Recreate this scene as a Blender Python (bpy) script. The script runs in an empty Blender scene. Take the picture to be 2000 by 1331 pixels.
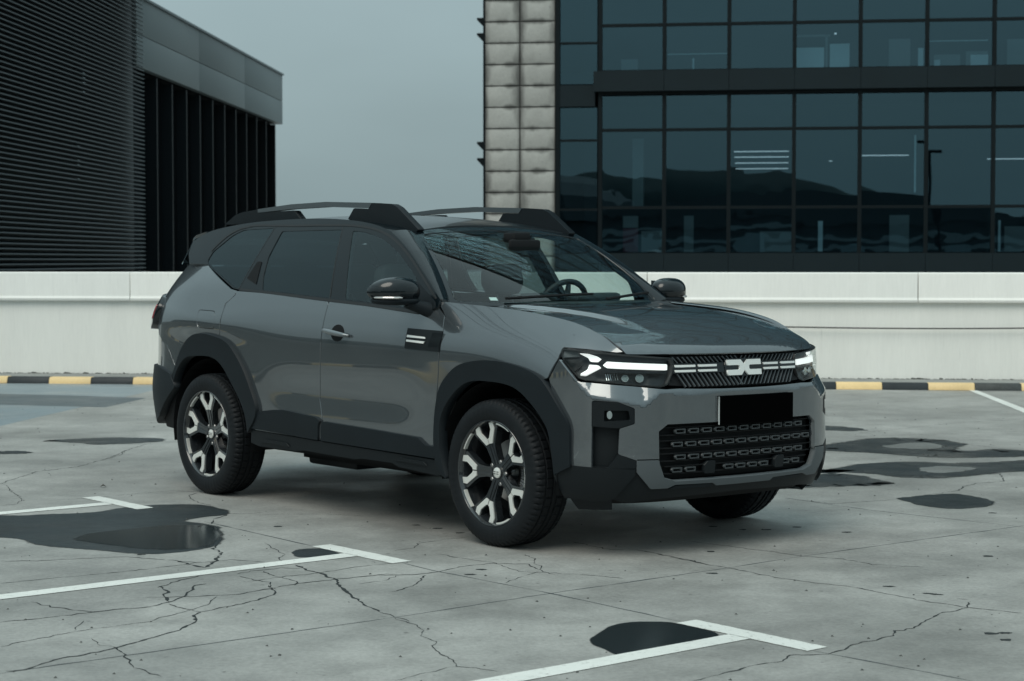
import bpy, bmesh, math, random
import numpy as np
from mathutils import Vector, Matrix
from mathutils.geometry import delaunay_2d_cdt
R = math.radians
random.seed(7); rng = np.random.default_rng(11)
scene = bpy.context.scene
COL = scene.collection
# ------------------------------------------------------------------ camera
cam_d = bpy.data.cameras.new('camera'); cam = bpy.data.objects.new('camera', cam_d); COL.objects.link(cam)
cam_d.sensor_width = 36; cam_d.lens = 36*3670/2000; cam_d.clip_start = .1; cam_d.clip_end = 3000
cam.location = (0, 0, 1.4017); cam.rotation_euler = (math.pi/2-.04259, 0, 0)
cam_d.dof.use_dof = True; cam_d.dof.focus_distance = 9.0; cam_d.dof.aperture_fstop = 5.6
scene.camera = cam
# ------------------------------------------------------------------ overcast sky, soft sun, exposure
world = bpy.data.worlds.new('World'); scene.world = world; world.use_nodes = True
SUN_EL, SUN_AZ = R(52), R(205)
nt = world.node_tree; nt.nodes.clear(); N = nt.nodes.new; L = nt.links.new
out = N('ShaderNodeOutputWorld'); bg = N('ShaderNodeBackground'); L(bg.outputs[0], out.inputs[0])
tc = N('ShaderNodeTexCoord'); sep = N('ShaderNodeSeparateXYZ'); L(tc.outputs['Generated'], sep.inputs[0])
# thin overcast: luminance rises steadily from horizon to zenith
mx = N('ShaderNodeMath'); mx.operation = 'MAXIMUM'; mx.inputs[1].default_value = 0; L(sep.outputs[2], mx.inputs[0])
ma = N('ShaderNodeMath'); ma.operation = 'MULTIPLY_ADD'; ma.inputs[1].default_value = 1.90/3; ma.inputs[2].default_value = 1.10/3; L(mx.outputs[0], ma.inputs[0])
mp = N('ShaderNodeMapping'); mp.inputs['Scale'].default_value = (1.0, 1.0, 3.0); L(tc.outputs['Generated'], mp.inputs[0])
no = N('ShaderNodeTexNoise'); no.inputs['Scale'].default_value = 2.2; no.inputs['Detail'].default_value = 4; L(mp.outputs[0], no.inputs[0])
cl = N('ShaderNodeMapRange'); cl.inputs['To Min'].default_value = .84; cl.inputs['To Max'].default_value = 1.16; cl.inputs['From Min'].default_value = .25; cl.inputs['From Max'].default_value = .75; L(no.outputs[0], cl.inputs[0])
m2 = N('ShaderNodeMath'); m2.operation = 'MULTIPLY'; L(ma.outputs[0], m2.inputs[0]); L(cl.outputs[0], m2.inputs[1])
col = N('ShaderNodeVectorMath'); col.operation = 'SCALE'; col.inputs[0].default_value = (.70, .93, .975); L(m2.outputs[0], col.inputs['Scale'])
sky = N('ShaderNodeTexSky'); sky.sky_type = 'NISHITA'; sky.sun_disc = False; sky.sun_elevation = SUN_EL; sky.sun_rotation = SUN_AZ
sky.dust_density = 6; sky.air_density = 1
sk = N('ShaderNodeVectorMath'); sk.operation = 'SCALE'; sk.inputs['Scale'].default_value = .01; L(sky.outputs[0], sk.inputs[0])
ad = N('ShaderNodeVectorMath'); ad.operation = 'ADD'; L(col.outputs[0], ad.inputs[0]); L(sk.outputs[0], ad.inputs[1])
L(ad.outputs[0], bg.inputs[0]); bg.inputs[1].default_value = 1.0
sun_d = bpy.data.lights.new('sun', 'SUN'); sun_d.energy = 1.5; sun_d.angle = R(40); sun_d.color = (1.0, .95, .85)
sun = bpy.data.objects.new('sun', sun_d); COL.objects.link(sun)
sd_ = Vector((math.sin(SUN_AZ)*math.cos(SUN_EL), math.cos(SUN_AZ)*math.cos(SUN_EL), math.sin(SUN_EL)))
sun.rotation_euler = sd_.to_track_quat('Z', 'Y').to_euler()
scene.view_settings.view_transform = 'Standard'; scene.view_settings.look = 'None'
scene.view_settings.exposure = 0; scene.view_settings.gamma = 1

# ---------- car surface functions (x forward from front axle, w = distance from centre plane, z up)
def cspline(xs, ys):
    xs = np.asarray(xs, float); ys = np.asarray(ys, float); n = len(xs)
    h = np.diff(xs); A = np.zeros((n, n)); r = np.zeros(n); A[0, 0] = A[-1, -1] = 1
    for i in range(1, n-1):
        A[i, i-1] = h[i-1]; A[i, i] = 2*(h[i-1]+h[i]); A[i, i+1] = h[i]
        r[i] = 6*((ys[i+1]-ys[i])/h[i]-(ys[i]-ys[i-1])/h[i-1])
    M = np.linalg.solve(A, r)
    s0 = (ys[1]-ys[0])/h[0]-h[0]*M[1]/6; s1 = (ys[-1]-ys[-2])/h[-1]+h[-1]*M[-2]/6
    def f(x):
        x = np.asarray(x, float)
        i = np.clip(np.searchsorted(xs, x)-1, 0, n-2); a = xs[i+1]-x; b = x-xs[i]; hh = h[i]
        y = (M[i]*a**3+M[i+1]*b**3)/(6*hh)+(ys[i]/hh-M[i]*hh/6)*a+(ys[i+1]/hh-M[i+1]*hh/6)*b
        y = np.where(x < xs[0], ys[0]+s0*(x-xs[0]), y)
        return np.where(x > xs[-1], ys[-1]+s1*(x-xs[-1]), y)
    return f
def pl(xs, ys):
    return lambda x: np.interp(x, xs, ys)
def sstep(a, b, x):
    t = np.clip((x-a)/(b-a), 0, 1); return t*t*(3-2*t)
# front plan curve, s = 0 on the centre line
_fp = np.array([(.868,0),(.8645,.2),(.850,.40),(.822,.56),(.772,.68),(.705,.765),(.60,.828),(.50,.856),(.40,.868),(.30,.873),(.20,.875)])
_fs = np.concatenate([[0], np.cumsum(np.linalg.norm(np.diff(_fp, axis=0), axis=1))])
_fx = cspline(np.concatenate([-_fs[3:0:-1], _fs]), np.concatenate([_fp[3:0:-1, 0], _fp[:, 0]]))
_fw = cspline(np.concatenate([-_fs[3:0:-1], _fs]), np.concatenate([-_fp[3:0:-1, 1], _fp[:, 1]]))
def front_s_of_w(w): return np.interp(w, _fp[:, 1], _fs)
# side plan
side_plan = cspline([-3.66,-3.6,-3.5,-3.3,-3.0,-2.6,-2.0,-1.3,-.6,-.2,.2,.4,.5,.6,.705,.772],
                    [.66,.715,.782,.836,.864,.874,.872,.872,.873,.875,.875,.868,.856,.828,.765,.68])
top_z = cspline([-3.6,-2.95,-2.5,-1.5,-.53,-.13,.12,.31,.44,.54,.64,.71,.76],[1.25,1.27,1.24,1.20,1.19,1.168,1.148,1.122,1.095,1.061,1.013,.968,.92])
roll_d = cspline([-3.6,-3.2,-2.6,-1.5,-.8,-.5,-.1,.17,.35,.48,.57,.66,.71,.76],[.10,.085,.07,.065,.070,.082,.11,.142,.172,.188,.182,.140,.105,.05])
rear_lean = cspline([.3,.5,.7,.95,1.1,1.2,1.38,1.55],[.05,.02,.02,.035,.05,.075,.135,.19])
def side_w(x, z):
    x = np.asarray(x, float); z = np.asarray(z, float)
    xl = x-rear_lean(z)*sstep(-2.6, -3.2, x)
    w = side_plan(np.clip(xl, -3.66, .78))
    zt = top_z(x); z0 = zt-.30; t = np.clip((z-z0)/(zt-z0), 0, None)
    w = w-roll_d(x)*t**2
    w = w-.10*np.clip(.50-z, 0, None)**1.5-.004*((z-.72)/.2)**2*0
    w = w-.006*np.exp(-((z-.66)/.10)**2)*sstep(-2.15, -1.75, x)*(1-sstep(-.85, -.5, x))   # hollow of the doors
    w = w+.016*np.exp(-((z-1.03)/.09)**2-((x+2.75)/.50)**2)                                # haunch over the rear wheel
    w = w+.010*np.exp(-((z-1.00)/.10)**2-((x-.02)/.42)**2)                                 # swell over the front wheel
    return w
glass_b = cspline([-3.5,-3.2,-2.9,-2.5,-1.5,-.6,.0],[.775,.795,.803,.806,.808,.806,.80])
def glass_w(x, z):
    x = np.asarray(x, float); z = np.asarray(z, float)
    d = z-1.20
    return glass_b(x)-.36*d-.18*np.clip(d, 0, None)**2
# front bumper / headlight / grille skin: param (s, z)
_zb_s = [0,.375,.407,.54,.625,.882,.965,1.03,1.3]
_zb_z = [.775,.772,.779,.780,.724,.770,.846,.93,1.3]
_lo = cspline([.18,.26,.34,.42,.60,.80,1.1],[-.13,-.055,-.016,-.001,.0,.0,.0])
_lamp = cspline([.75,.80,.86,.92,.96,1.02],[-.050,-.047,-.046,-.052,-.060,-.085])
_lampc = cspline([.75,.80,.86,.92,.96,1.02],[-.022,-.022,-.028,-.036,-.045,-.085])
def front_off(s, z):
    a = np.abs(s); zb = np.interp(a, _zb_s, _zb_z); kc = 1-sstep(.36, .56, a); ks = sstep(.90, 1.10, a)
    lamp = kc*_lampc(z)+(1-kc)*_lamp(z); lamp = lamp*(1-ks)+ks*(-.004-.12*np.clip(z-.86, 0, None)**1.3)
    led = -.55*np.clip(z-zb, 0, None)
    return np.where(z > .70, np.maximum(_lo(z)+led, np.minimum(lamp, 0)), _lo(z))
def front_p(s, z, extra=0.0):
    s = np.asarray(s, float); z = np.asarray(z, float); e = 1e-3
    x = _fx(np.abs(s)); w = np.sign(s)*_fw(np.abs(s))
    tx = (_fx(np.abs(s)+e)-_fx(np.abs(s)-e))/(2*e); tw = (_fw(np.abs(s)+e)-_fw(np.abs(s)-e))/(2*e)
    l = np.hypot(tx, tw); nx = tw/l; nw = -tx/l*np.where(s < 0, -1, 1)
    o = front_off(s, z)+extra
    return np.stack([x+nx*o, w+nw*o, z], -1)

# rear skin: param (s, z), s = 0 on the centre line
_rp = np.array([(-3.70,0),(-3.695,.25),(-3.68,.45),(-3.645,.58),(-3.58,.69),(-3.50,.765),(-3.40,.81),(-3.3,.836),(-3.15,.855),(-3.0,.864)])
_rs = np.concatenate([[0], np.cumsum(np.linalg.norm(np.diff(_rp, axis=0), axis=1))])
_rx = cspline(np.concatenate([-_rs[3:0:-1], _rs]), np.concatenate([_rp[3:0:-1, 0], _rp[:, 0]]))
_rw = cspline(np.concatenate([-_rs[3:0:-1], _rs]), np.concatenate([-_rp[3:0:-1, 1], _rp[:, 1]]))
_ro = cspline([.2,.3,.45,.6,.75,.95,1.1,1.3],[-.10,-.03,.0,.01,.0,-.0,-.01,-.04])
def rear_p(s, z, extra=0.0):
    s = np.asarray(s, float); z = np.asarray(z, float); e = 1e-3; a = np.abs(s); sg = np.where(s < 0, -1, 1)
    x = _rx(a)+rear_lean(z); w = _rw(a)
    zt = top_z(-3.3); t = np.clip((z-(zt-.30))/.30, 0, None); w = w-.09*t**2*sstep(.3, .8, a)
    tx = (_rx(a+e)-_rx(a-e))/(2*e); tw = (_rw(a+e)-_rw(a-e))/(2*e); l = np.hypot(tx, tw)
    o = _ro(z)+extra
    return np.stack([x-tw/l*o, sg*(w+tx/l*o), z], -1)
# bonnet: height over (x, w)
_hz = cspline([-.6,-.3,0,.3,.5,.62,.72,.79,.83,.85],[1.166,1.164,1.152,1.131,1.106,1.080,1.046,1.010,.980,.948])
_px = cspline(_fp[:8, 1], _fp[:8, 0])
def hood_ws(x):
    return side_w(x, top_z(x))
def nose_d(a): return .136*(np.clip(a, 0, .9)/.655)**2.2
def hood_z(x, w):
    x = np.asarray(x, float); a = np.abs(w)
    d = nose_d(a); xp = x+d*sstep(-.4, .6, x); z = _hz(np.minimum(xp, .856))
    xc = np.minimum(x, .700); ws = hood_ws(xc); q = np.clip(a/ws, 0, 1.1)
    xe = x+nose_d(ws)*sstep(-.4, .6, x)
    corr = (top_z(xc)-_hz(np.minimum(xe, .856)))*(1-sstep(.66, .72, x))
    z = z+corr*q**3-.022*q**2*(1-sstep(.55, .8, xp))+.0*x
    wr = .50-.10*np.clip((x+.3)/1.0, 0, 1)                      # raised centre between two creases
    rise = .014*sstep(-.5, -.2, x)*(1-sstep(.45, .72, xp))
    z = z+rise*(1-sstep(wr-.005, wr+.055, a))+.004*np.exp(-((a-wr)/.05)**2)*rise/.014
    return z
# windscreen: param (q, t), q = -1..1 across, t = 0 at the scuttle, 1 at the roof
def screen_p(q, t):
    q = np.asarray(q, float); t = np.asarray(t, float); a = np.abs(q)
    wl, wu = .755, .575
    w = (wl+(wu-wl)*t)*q
    xl = -.235-.27*a**2.2; zl = 1.165+.012*a**2
    xu = -1.055+.035*a**2; zu = 1.588-.036*a**2
    b = .036*4*t*(1-t)*(1-.25*a**2)
    return np.stack([xl+(xu-xl)*t+b*.45, w, zl+(zu-zl)*t+b*.89], -1)
# roof: height over (x, w)
_rz = cspline([-3.45,-3.2,-2.9,-2.5,-2.0,-1.6,-1.3,-1.15,-1.03],[1.52,1.578,1.618,1.652,1.668,1.658,1.632,1.612,1.588])
def roof_z(x, w):
    a = np.abs(np.asarray(w, float))
    return _rz(x)-.036*(a/.575)**2.4-.35*np.clip(a-.575, 0, None)-2.2*np.clip(a-.575, 0, None)**1.5

B_SHUT = [(-1.477, 1.173), (-1.484, 1.083), (-1.487, 0.956), (-1.493, 0.827), (-1.505, 0.632), (-1.475, 0.521), (-1.496, 0.486), (-1.5, 0.403)]
R_SHUT = [(-2.448, 1.19), (-2.518, 1.14), (-2.523, 1.059), (-2.531, 0.968), (-2.544, 0.931)]
F_SHUT = [(-0.493, 1.155), (-0.437, 1.113), (-0.414, 1.029), (-0.424, 0.934), (-0.43, 0.833), (-0.444, 0.692), (-0.478, 0.534)]
BELT = [(-2.442, 1.223), (-2.187, 1.211), (-1.477, 1.173), (-1.125, 1.157), (-0.657, 1.125), (-0.493, 1.155)]
R_ARCH_O = [(-3.147, 0.65), (-3.102, 0.693), (-3.015, 0.81), (-2.929, 0.894), (-2.822, 0.944), (-2.724, 0.958), (-2.551, 0.944), (-2.436, 0.915), (-2.338, 0.847), (-2.239, 0.743), (-2.159, 0.622), (-2.119, 0.533), (-2.192, 0.422)]
R_ARCH_I = [(-3.089, 0.605), (-3.07, 0.673), (-3.016, 0.741), (-2.913, 0.806), (-2.778, 0.821), (-2.562, 0.811), (-2.475, 0.765), (-2.391, 0.688), (-2.291, 0.585), (-2.227, 0.473), (-2.216, 0.396)]
F_ARCH_O = [(-0.38, 0.308), (-0.429, 0.367), (-0.443, 0.447), (-0.437, 0.595), (-0.415, 0.702), (-0.394, 0.753), (-0.34, 0.812), (-0.262, 0.864), (-0.154, 0.894), (-0.029, 0.907), (0.094, 0.905), (0.21, 0.89), (0.327, 0.861), (0.367, 0.843), (0.436, 0.781), (0.507, 0.693), (0.548, 0.628), (0.556, 0.552), (0.557, 0.432)]
F_ARCH_I = [(-0.348, 0.296), (-0.392, 0.437), (-0.394, 0.541), (-0.39, 0.582), (-0.374, 0.625), (-0.314, 0.7), (-0.222, 0.769), (-0.156, 0.795), (-0.031, 0.805), (0.118, 0.799), (0.213, 0.777), (0.307, 0.721), (0.374, 0.664), (0.427, 0.597), (0.443, 0.545), (0.465, 0.387)]
CLAD_TOP = [(-2.135, 0.526), (-1.951, 0.547), (-1.842, 0.552), (-1.609, 0.538), (-1.533, 0.535), (-1.479, 0.517), (-1.449, 0.515), (-0.589, 0.488), (-0.525, 0.45), (-0.447, 0.452)]
CLAD_BOT = [(-2.213, 0.424), (-1.482, 0.407), (-0.457, 0.387)]
SILL = [(-2.126, 0.327), (-1.665, 0.342), (-1.105, 0.336), (-0.775, 0.323), (-0.448, 0.303)]
BADGE = [(-0.705, 1.045), (-0.417, 1.038), (-0.42, 0.932), (-0.713, 0.942)]
BAR1 = [(-0.693, 1.011), (-0.546, 1.004), (-0.537, 0.995), (-0.697, 0.999)]
BAR2 = [(-0.697, 0.987), (-0.54, 0.981), (-0.549, 0.97), (-0.697, 0.976)]
HANDLE = [(-1.458, 1.016), (-1.204, 0.99)]
CUP = [(-1.326, 1.017), (-1.319, 0.984)]
FUEL = [(-2.828, 1.104), (-2.596, 1.094), (-2.581, 0.979), (-2.813, 0.984)]
QW = [(-2.643, 1.579), (-2.307, 1.587), (-2.448, 1.232), (-2.506, 1.234), (-2.907, 1.374), (-2.927, 1.392), (-2.901, 1.449), (-2.742, 1.548)]
RW = [(-2.209, 1.566), (-1.592, 1.568), (-1.474, 1.187), (-2.195, 1.223), (-2.232, 1.303), (-2.248, 1.413)]
CPANEL = [(-2.397, 1.29), (-2.343, 1.389), (-2.298, 1.389), (-2.275, 1.255)]
FW = [(-1.487, 1.561), (-1.376, 1.555), (-1.248, 1.535), (-1.117, 1.5), (-0.975, 1.442), (-0.82, 1.36), (-0.721, 1.299), (-0.623, 1.242), (-0.559, 1.188), (-0.66, 1.147), (-1.337, 1.178)]
WTOP = [(-2.95, 1.424), (-2.825, 1.539), (-2.659, 1.6), (-2.323, 1.607), (-1.6, 1.594), (-1.34, 1.573), (-1.175, 1.54), (-0.998, 1.48), (-0.753, 1.347), (-0.518, 1.199)]
FEND_HL = [(0.422, 0.987), (0.554, 0.979), (0.68, 0.969)]
FEND_BUMP = [(0.439, 0.932), (0.411, 0.837)]
DPILLAR = [(-3.13, 1.373), (-2.911, 1.37), (-3.162, 1.52), (-3.131, 1.568), (-2.884, 1.619)]
QLINE = [(-3.238, 1.374), (-2.928, 1.37)]
HL = [(1.047, 0.982), (1.053, 0.974), (1.047, 0.938), (0.955, 0.844), (0.928, 0.836), (0.667, 0.814), (0.508, 0.802), (0.468, 0.812), (0.438, 0.866), (0.43, 0.91), (0.438, 0.94), (0.723, 0.96)]
DRL_UP = [(0.973, 0.96), (0.925, 0.958), (0.868, 0.946), (0.848, 0.936), (0.87, 0.922), (0.91, 0.922), (0.922, 0.938)]
DRL_LO = [(0.915, 0.908), (0.865, 0.906), (0.848, 0.894), (0.922, 0.862), (0.95, 0.864), (0.922, 0.884)]
DRL_BAR = [(0.835, 0.906), (0.81, 0.924), (0.463, 0.91), (0.465, 0.882), (0.81, 0.894)]
FOG = [(0.873, 0.74), (0.862, 0.746), (0.75, 0.74), (0.67, 0.71), (0.67, 0.638), (0.742, 0.616), (0.748, 0.498), (0.657, 0.464), (0.665, 0.426), (0.875, 0.426)]
CRACKS = [
   (13, [(-1.985, 7.231), (-1.853, 7.306), (-1.694, 7.421), (-1.596, 7.496), (-1.481, 7.54), (-1.412, 7.659), (-1.375, 7.786), (-1.362, 7.956), (-1.37, 8.057), (-1.323, 8.093)]),
   (14, [(-1.385, 8.311), (-1.468, 8.161), (-1.507, 8.032), (-1.462, 7.907), (-1.454, 7.786), (-1.404, 7.659)]),
   (17, [(-1.726, 6.359), (-1.67, 6.385), (-1.589, 6.574), (-1.482, 6.678), (-1.427, 6.749), (-1.352, 6.915), (-1.277, 7.05), (-1.235, 7.19), (-1.229, 7.293), (-1.255, 7.399), (-1.238, 7.443)]),
   (10, [(-1.405, 7.622), (-1.36, 7.554), (-1.242, 7.443), (-1.174, 7.531), (-1.104, 7.622), (-1.044, 7.738), (-1.006, 7.834), (-1.005, 7.932), (-1.052, 8.057)]),
   (11, [(-1.533, 7.762), (-1.367, 7.786), (-1.152, 7.834), (-1.056, 7.956), (-0.925, 8.109), (-0.775, 8.214), (-0.594, 8.332), (-0.458, 8.349)]),
   (18, [(-1.0, 8.603), (-0.94, 8.488), (-0.852, 8.349), (-0.775, 8.214), (-0.74, 8.032), (-0.666, 7.786), (-0.6, 7.599), (-0.523, 7.443)]),
   (9, [(-1.227, 8.349), (-1.174, 8.432), (-1.055, 8.517), (-0.951, 8.5)]),
   (8, [(-1.219, 8.294), (-1.062, 8.135), (-1.013, 7.956)]),
   (9, [(-1.119, 8.432), (-1.068, 8.321), (-0.94, 8.161), (-0.937, 8.057)]),
   (7, [(-1.169, 8.135), (-1.001, 8.294), (-0.864, 8.376), (-0.747, 8.517), (-0.478, 8.721)]),
   (17, [(-1.559, 8.721), (-1.481, 8.603), (-1.404, 8.534), (-1.382, 8.691), (-1.396, 8.967), (-1.445, 9.063), (-1.456, 9.228)]),
   (12, [(-1.564, 10.312), (-1.617, 10.147), (-1.597, 9.949)]),
   (8, [(-2.39, 8.721), (-2.218, 8.721), (-2.051, 8.782), (-1.822, 8.843), (-1.559, 8.721), (-1.463, 8.662), (-1.314, 8.751), (-1.153, 8.691)]),
   (8, [(-2.224, 8.109), (-2.034, 8.24), (-1.85, 8.349), (-1.657, 8.488), (-1.463, 8.662)]),
   (6, [(-1.858, 6.767), (-1.675, 7.03), (-1.429, 7.231), (-1.307, 7.443), (-1.243, 7.599), (-1.23, 7.786)]),
   (8, [(-1.903, 11.289), (-1.926, 11.171), (-1.867, 10.931), (-1.77, 10.774), (-1.704, 10.657)]),
   (9, [(-2.845, 13.835), (-2.858, 13.33), (-2.953, 12.731), (-3.153, 12.422), (-3.204, 11.9), (-3.211, 11.736)]),
   (7, [(-3.158, 11.682), (-3.023, 11.319), (-2.873, 10.978), (-2.855, 10.774), (-2.93, 10.702)]),
   (6, [(-2.705, 10.931), (-2.511, 11.026), (-2.285, 11.22), (-2.072, 11.4), (-1.912, 11.339)]),
   (6, [(-1.571, 10.354), (-1.245, 10.337), (-1.019, 10.337), (-0.81, 10.27)]),
   (7, [(-0.523, 7.443), (-0.451, 7.335), (-0.397, 7.231)]),
   (7, [(-1.233, 9.295), (-1.138, 9.031), (-1.088, 8.905), (-1.098, 8.782), (-1.058, 8.691)]),
   (9, [(-1.442, 6.767), (-1.39, 6.66), (-1.323, 6.473), (-1.261, 6.375), (-1.181, 6.28)]),
   (6, [(-1.664, 7.05), (-1.664, 7.149), (-1.667, 7.264)]),
   (6, [(-1.565, 6.915), (-1.514, 6.822), (-1.441, 6.76)]),
   (8, [(-1.977, 7.668), (-1.865, 7.554), (-1.721, 7.465), (-1.658, 7.443)]),
   (9, [(-0.681, 8.281), (-0.597, 8.328), (-0.509, 8.319), (-0.398, 8.352), (-0.321, 8.425), (-0.244, 8.549), (-0.089, 8.651), (0.077, 8.625), (0.124, 8.474)]),
   (8, [(-0.513, 7.898), (-0.464, 7.963), (-0.41, 8.096), (-0.389, 8.328)]),
   (7, [(-0.462, 7.319), (-0.409, 7.246), (-0.37, 7.174), (-0.334, 7.069), (-0.343, 6.967), (-0.303, 6.901), (-0.277, 6.836), (-0.292, 6.788), (-0.254, 6.647), (-0.212, 6.542), (-0.19, 6.44), (-0.134, 6.406), (-0.047, 6.355)]),
   (6, [(0.062, 8.916), (0.108, 8.782), (0.102, 8.651), (0.13, 8.574), (0.132, 8.449), (0.186, 8.338)]),
   (6, [(-0.029, 8.119), (0.034, 8.257), (0.115, 8.401), (0.195, 8.376), (0.354, 8.319), (0.492, 8.234)]),
   (6, [(-0.578, 9.027), (-0.478, 9.112), (-0.468, 9.257), (-0.366, 9.376), (-0.233, 9.468)]),
   (6, [(-0.358, 8.944), (-0.251, 8.808), (-0.098, 8.677), (0.035, 8.425), (0.131, 8.386)]),
   (6, [(-0.666, 8.096), (-0.556, 8.187), (-0.501, 8.328)]),
   (10, [(0.306, 9.316), (0.415, 9.141), (0.489, 9.055), (0.577, 9.083), (0.674, 8.971), (0.809, 8.755), (0.91, 8.6)]),
   (6, [(-0.393, 6.218), (-0.291, 6.341), (-0.196, 6.44)]),
   (9, [(0.605, 6.21), (0.773, 6.383), (0.855, 6.472), (0.951, 6.517), (0.987, 6.625), (1.033, 6.625), (1.127, 6.641), (1.194, 6.72), (1.242, 6.802), (1.346, 6.885), (1.418, 6.971), (1.457, 7.059), (1.531, 7.112), (1.602, 7.241), (1.698, 7.413), (1.845, 7.532), (1.876, 7.677)]),
   (9, [(0.744, 8.835), (0.832, 8.752), (0.911, 8.592), (0.965, 8.54), (1.031, 8.462), (1.115, 8.337), (1.171, 8.264), (1.312, 8.12), (1.456, 8.028), (1.507, 7.959), (1.579, 7.848), (1.658, 7.74), (1.774, 7.614), (1.845, 7.532), (1.924, 7.492), (2.034, 7.413)]),
   (6, [(0.887, 9.333), (1.078, 9.151), (1.24, 9.004), (1.378, 8.862), (1.557, 8.779), (1.665, 8.618), (1.887, 8.54)]),
   (6, [(1.607, 11.052), (1.845, 10.782), (2.246, 10.967)]),
   (9, [(2.51, 11.228), (2.731, 11.41), (2.803, 11.617), (2.933, 11.772), (3.128, 11.891), (3.22, 12.359)]),
   (6, [(1.89, 7.719), (1.842, 7.74)]),
   (7, [(-2.858, 13.251), (-2.823, 13.531), (-2.852, 13.824), (-2.802, 14.23), (-2.768, 14.402)]),
   (5, [(2.67, 15.116), (3.163, 15.53), (3.746, 16.118), (4.532, 16.59)]),
   (5, [(2.477, 14.852), (3.39, 15.116), (4.206, 15.389)]),
   (5, [(3.365, 14.473), (3.572, 14.112), (3.78, 13.825)]),
]
JOINTS = [
   (8, [(-1.739, 6.327), (-0.405, 7.378), (0.153, 7.858), (0.929, 8.474), (1.377, 8.858), (2.709, 9.891)]),
   (9, [(-1.651, 10.047), (-0.987, 9.186)]),
   (8, [(-0.513, 8.662), (-0.337, 8.425), (0.168, 7.858), (0.656, 7.246)]),
   (9, [(1.085, 6.696), (1.482, 6.272), (1.536, 6.211)]),
   (6, [(1.606, 11.05), (2.013, 10.503), (2.693, 9.834)]),
]
PUDDLES = {
   'P1': [(-2.818, 10.291), (-2.677, 10.27), (-2.558, 10.333), (-2.427, 10.354), (-2.286, 10.438), (-2.245, 10.568), (-2.179, 10.612), (-2.062, 10.702), (-1.883, 10.747), (-1.761, 10.724), (-1.59, 10.481), (-1.589, 10.291), (-1.681, 10.229), (-1.786, 10.067), (-1.638, 9.969), (-1.562, 9.834), (-1.468, 9.468), (-1.456, 9.161), (-1.578, 8.999), (-1.685, 8.936), (-1.868, 8.967), (-1.98, 9.031), (-2.348, 9.194), (-2.46, 9.433), (-2.594, 9.468), (-2.927, 9.539), (-3.208, 10.188)],
   'P1b': [(-2.243, 9.433), (-2.127, 9.611), (-1.791, 9.91), (-1.607, 9.91), (-1.527, 9.648), (-1.461, 9.161), (-1.636, 9.044), (-2.023, 9.228)],
   'P2': [(-1.065, 8.999), (-1.02, 9.079), (-0.935, 9.104), (-0.802, 8.92), (-0.942, 8.812), (-1.018, 8.843)],
   'P3': [(0.287, 6.887), (0.317, 6.991), (0.372, 7.139), (0.416, 7.21), (0.497, 7.241), (0.608, 7.241), (0.819, 6.972), (0.596, 6.785), (0.385, 6.608), (0.357, 6.66), (0.324, 6.749), (0.295, 6.803)],
   'P4': [(2.271, 11.009), (2.371, 11.096), (2.506, 11.211), (2.659, 11.246), (2.766, 11.052), (2.814, 10.815), (2.683, 10.636), (2.486, 10.556), (2.334, 10.676)],
   'P5': [(2.218, 13.944), (2.368, 14.182), (2.611, 14.443), (2.811, 14.744), (3.045, 14.821), (3.27, 14.713), (3.359, 14.592), (3.454, 14.268), (3.238, 13.944), (3.211, 13.768), (3.374, 13.768), (3.62, 13.931), (3.775, 13.808), (3.978, 13.741), (3.896, 13.453), (3.679, 13.453), (3.411, 13.377), (3.148, 13.327), (2.948, 13.377), (2.668, 13.635), (2.354, 13.768)],
   'P5h': [(2.803, 14.182), (3.082, 14.443), (3.285, 14.268), (3.24, 14.013), (2.995, 13.903), (2.833, 13.986)],
   'P6': [(1.976, 12.413), (2.101, 12.501), (2.453, 12.924), (2.746, 13.044), (3.053, 12.924), (3.311, 12.984), (3.59, 13.128), (3.812, 13.165), (3.596, 12.413), (3.411, 12.468), (3.189, 12.359), (2.918, 12.146), (2.655, 12.043), (2.498, 12.146), (2.358, 12.359), (2.123, 12.413)],
   'P6h': [(2.686, 12.579), (2.942, 12.772), (3.146, 12.681), (3.007, 12.413), (2.779, 12.327)],
   'P7': [(1.581, 11.503), (1.795, 11.713), (2.061, 12.337), (2.276, 12.178), (2.415, 11.742), (2.255, 11.694), (2.108, 11.645), (1.935, 11.579)],
   'P8': [(-3.691, 14.543), (-3.51, 14.638), (-3.343, 14.758), (-3.075, 14.856), (-2.894, 14.819), (-2.71, 14.698), (-2.761, 14.484), (-2.813, 14.402), (-2.965, 14.322), (-3.12, 14.264), (-3.227, 14.345), (-3.38, 14.425)],
   'P9': [(-3.821, 13.739), (-3.706, 13.792), (-3.569, 13.76), (-3.494, 13.676), (-3.555, 13.582), (-3.769, 13.552)],
   'P10': [(2.636, 15.967), (2.876, 15.702), (2.959, 15.459), (2.73, 15.389), (2.526, 15.53)],
}
FLOOR_COAT = [(-9.963, 21.467), (-5.836, 21.378), (-3.974, 21.157), (-3.847, 20.481), (-4.122, 17.903), (-4.337, 15.871), (-4.96, 10.657)]
FLOOR_STRIP = [(-9.819, 21.157), (-5.377, 19.693), (-4.572, 19.469), (-3.728, 19.106), (-3.885, 17.903), (-4.44, 18.061), (-4.977, 18.222), (-8.74, 18.825)]
BAR_Q = [[(-2.427, 11.086), (-2.041, 10.612), (-2.13, 10.54), (-2.53, 11.042)], [(-0.899, 9.219), (-0.468, 8.7), (-0.548, 8.632), (-0.986, 9.173)], [(0.733, 7.286), (1.154, 6.736), (1.057, 6.673), (0.613, 7.231)]]
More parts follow.
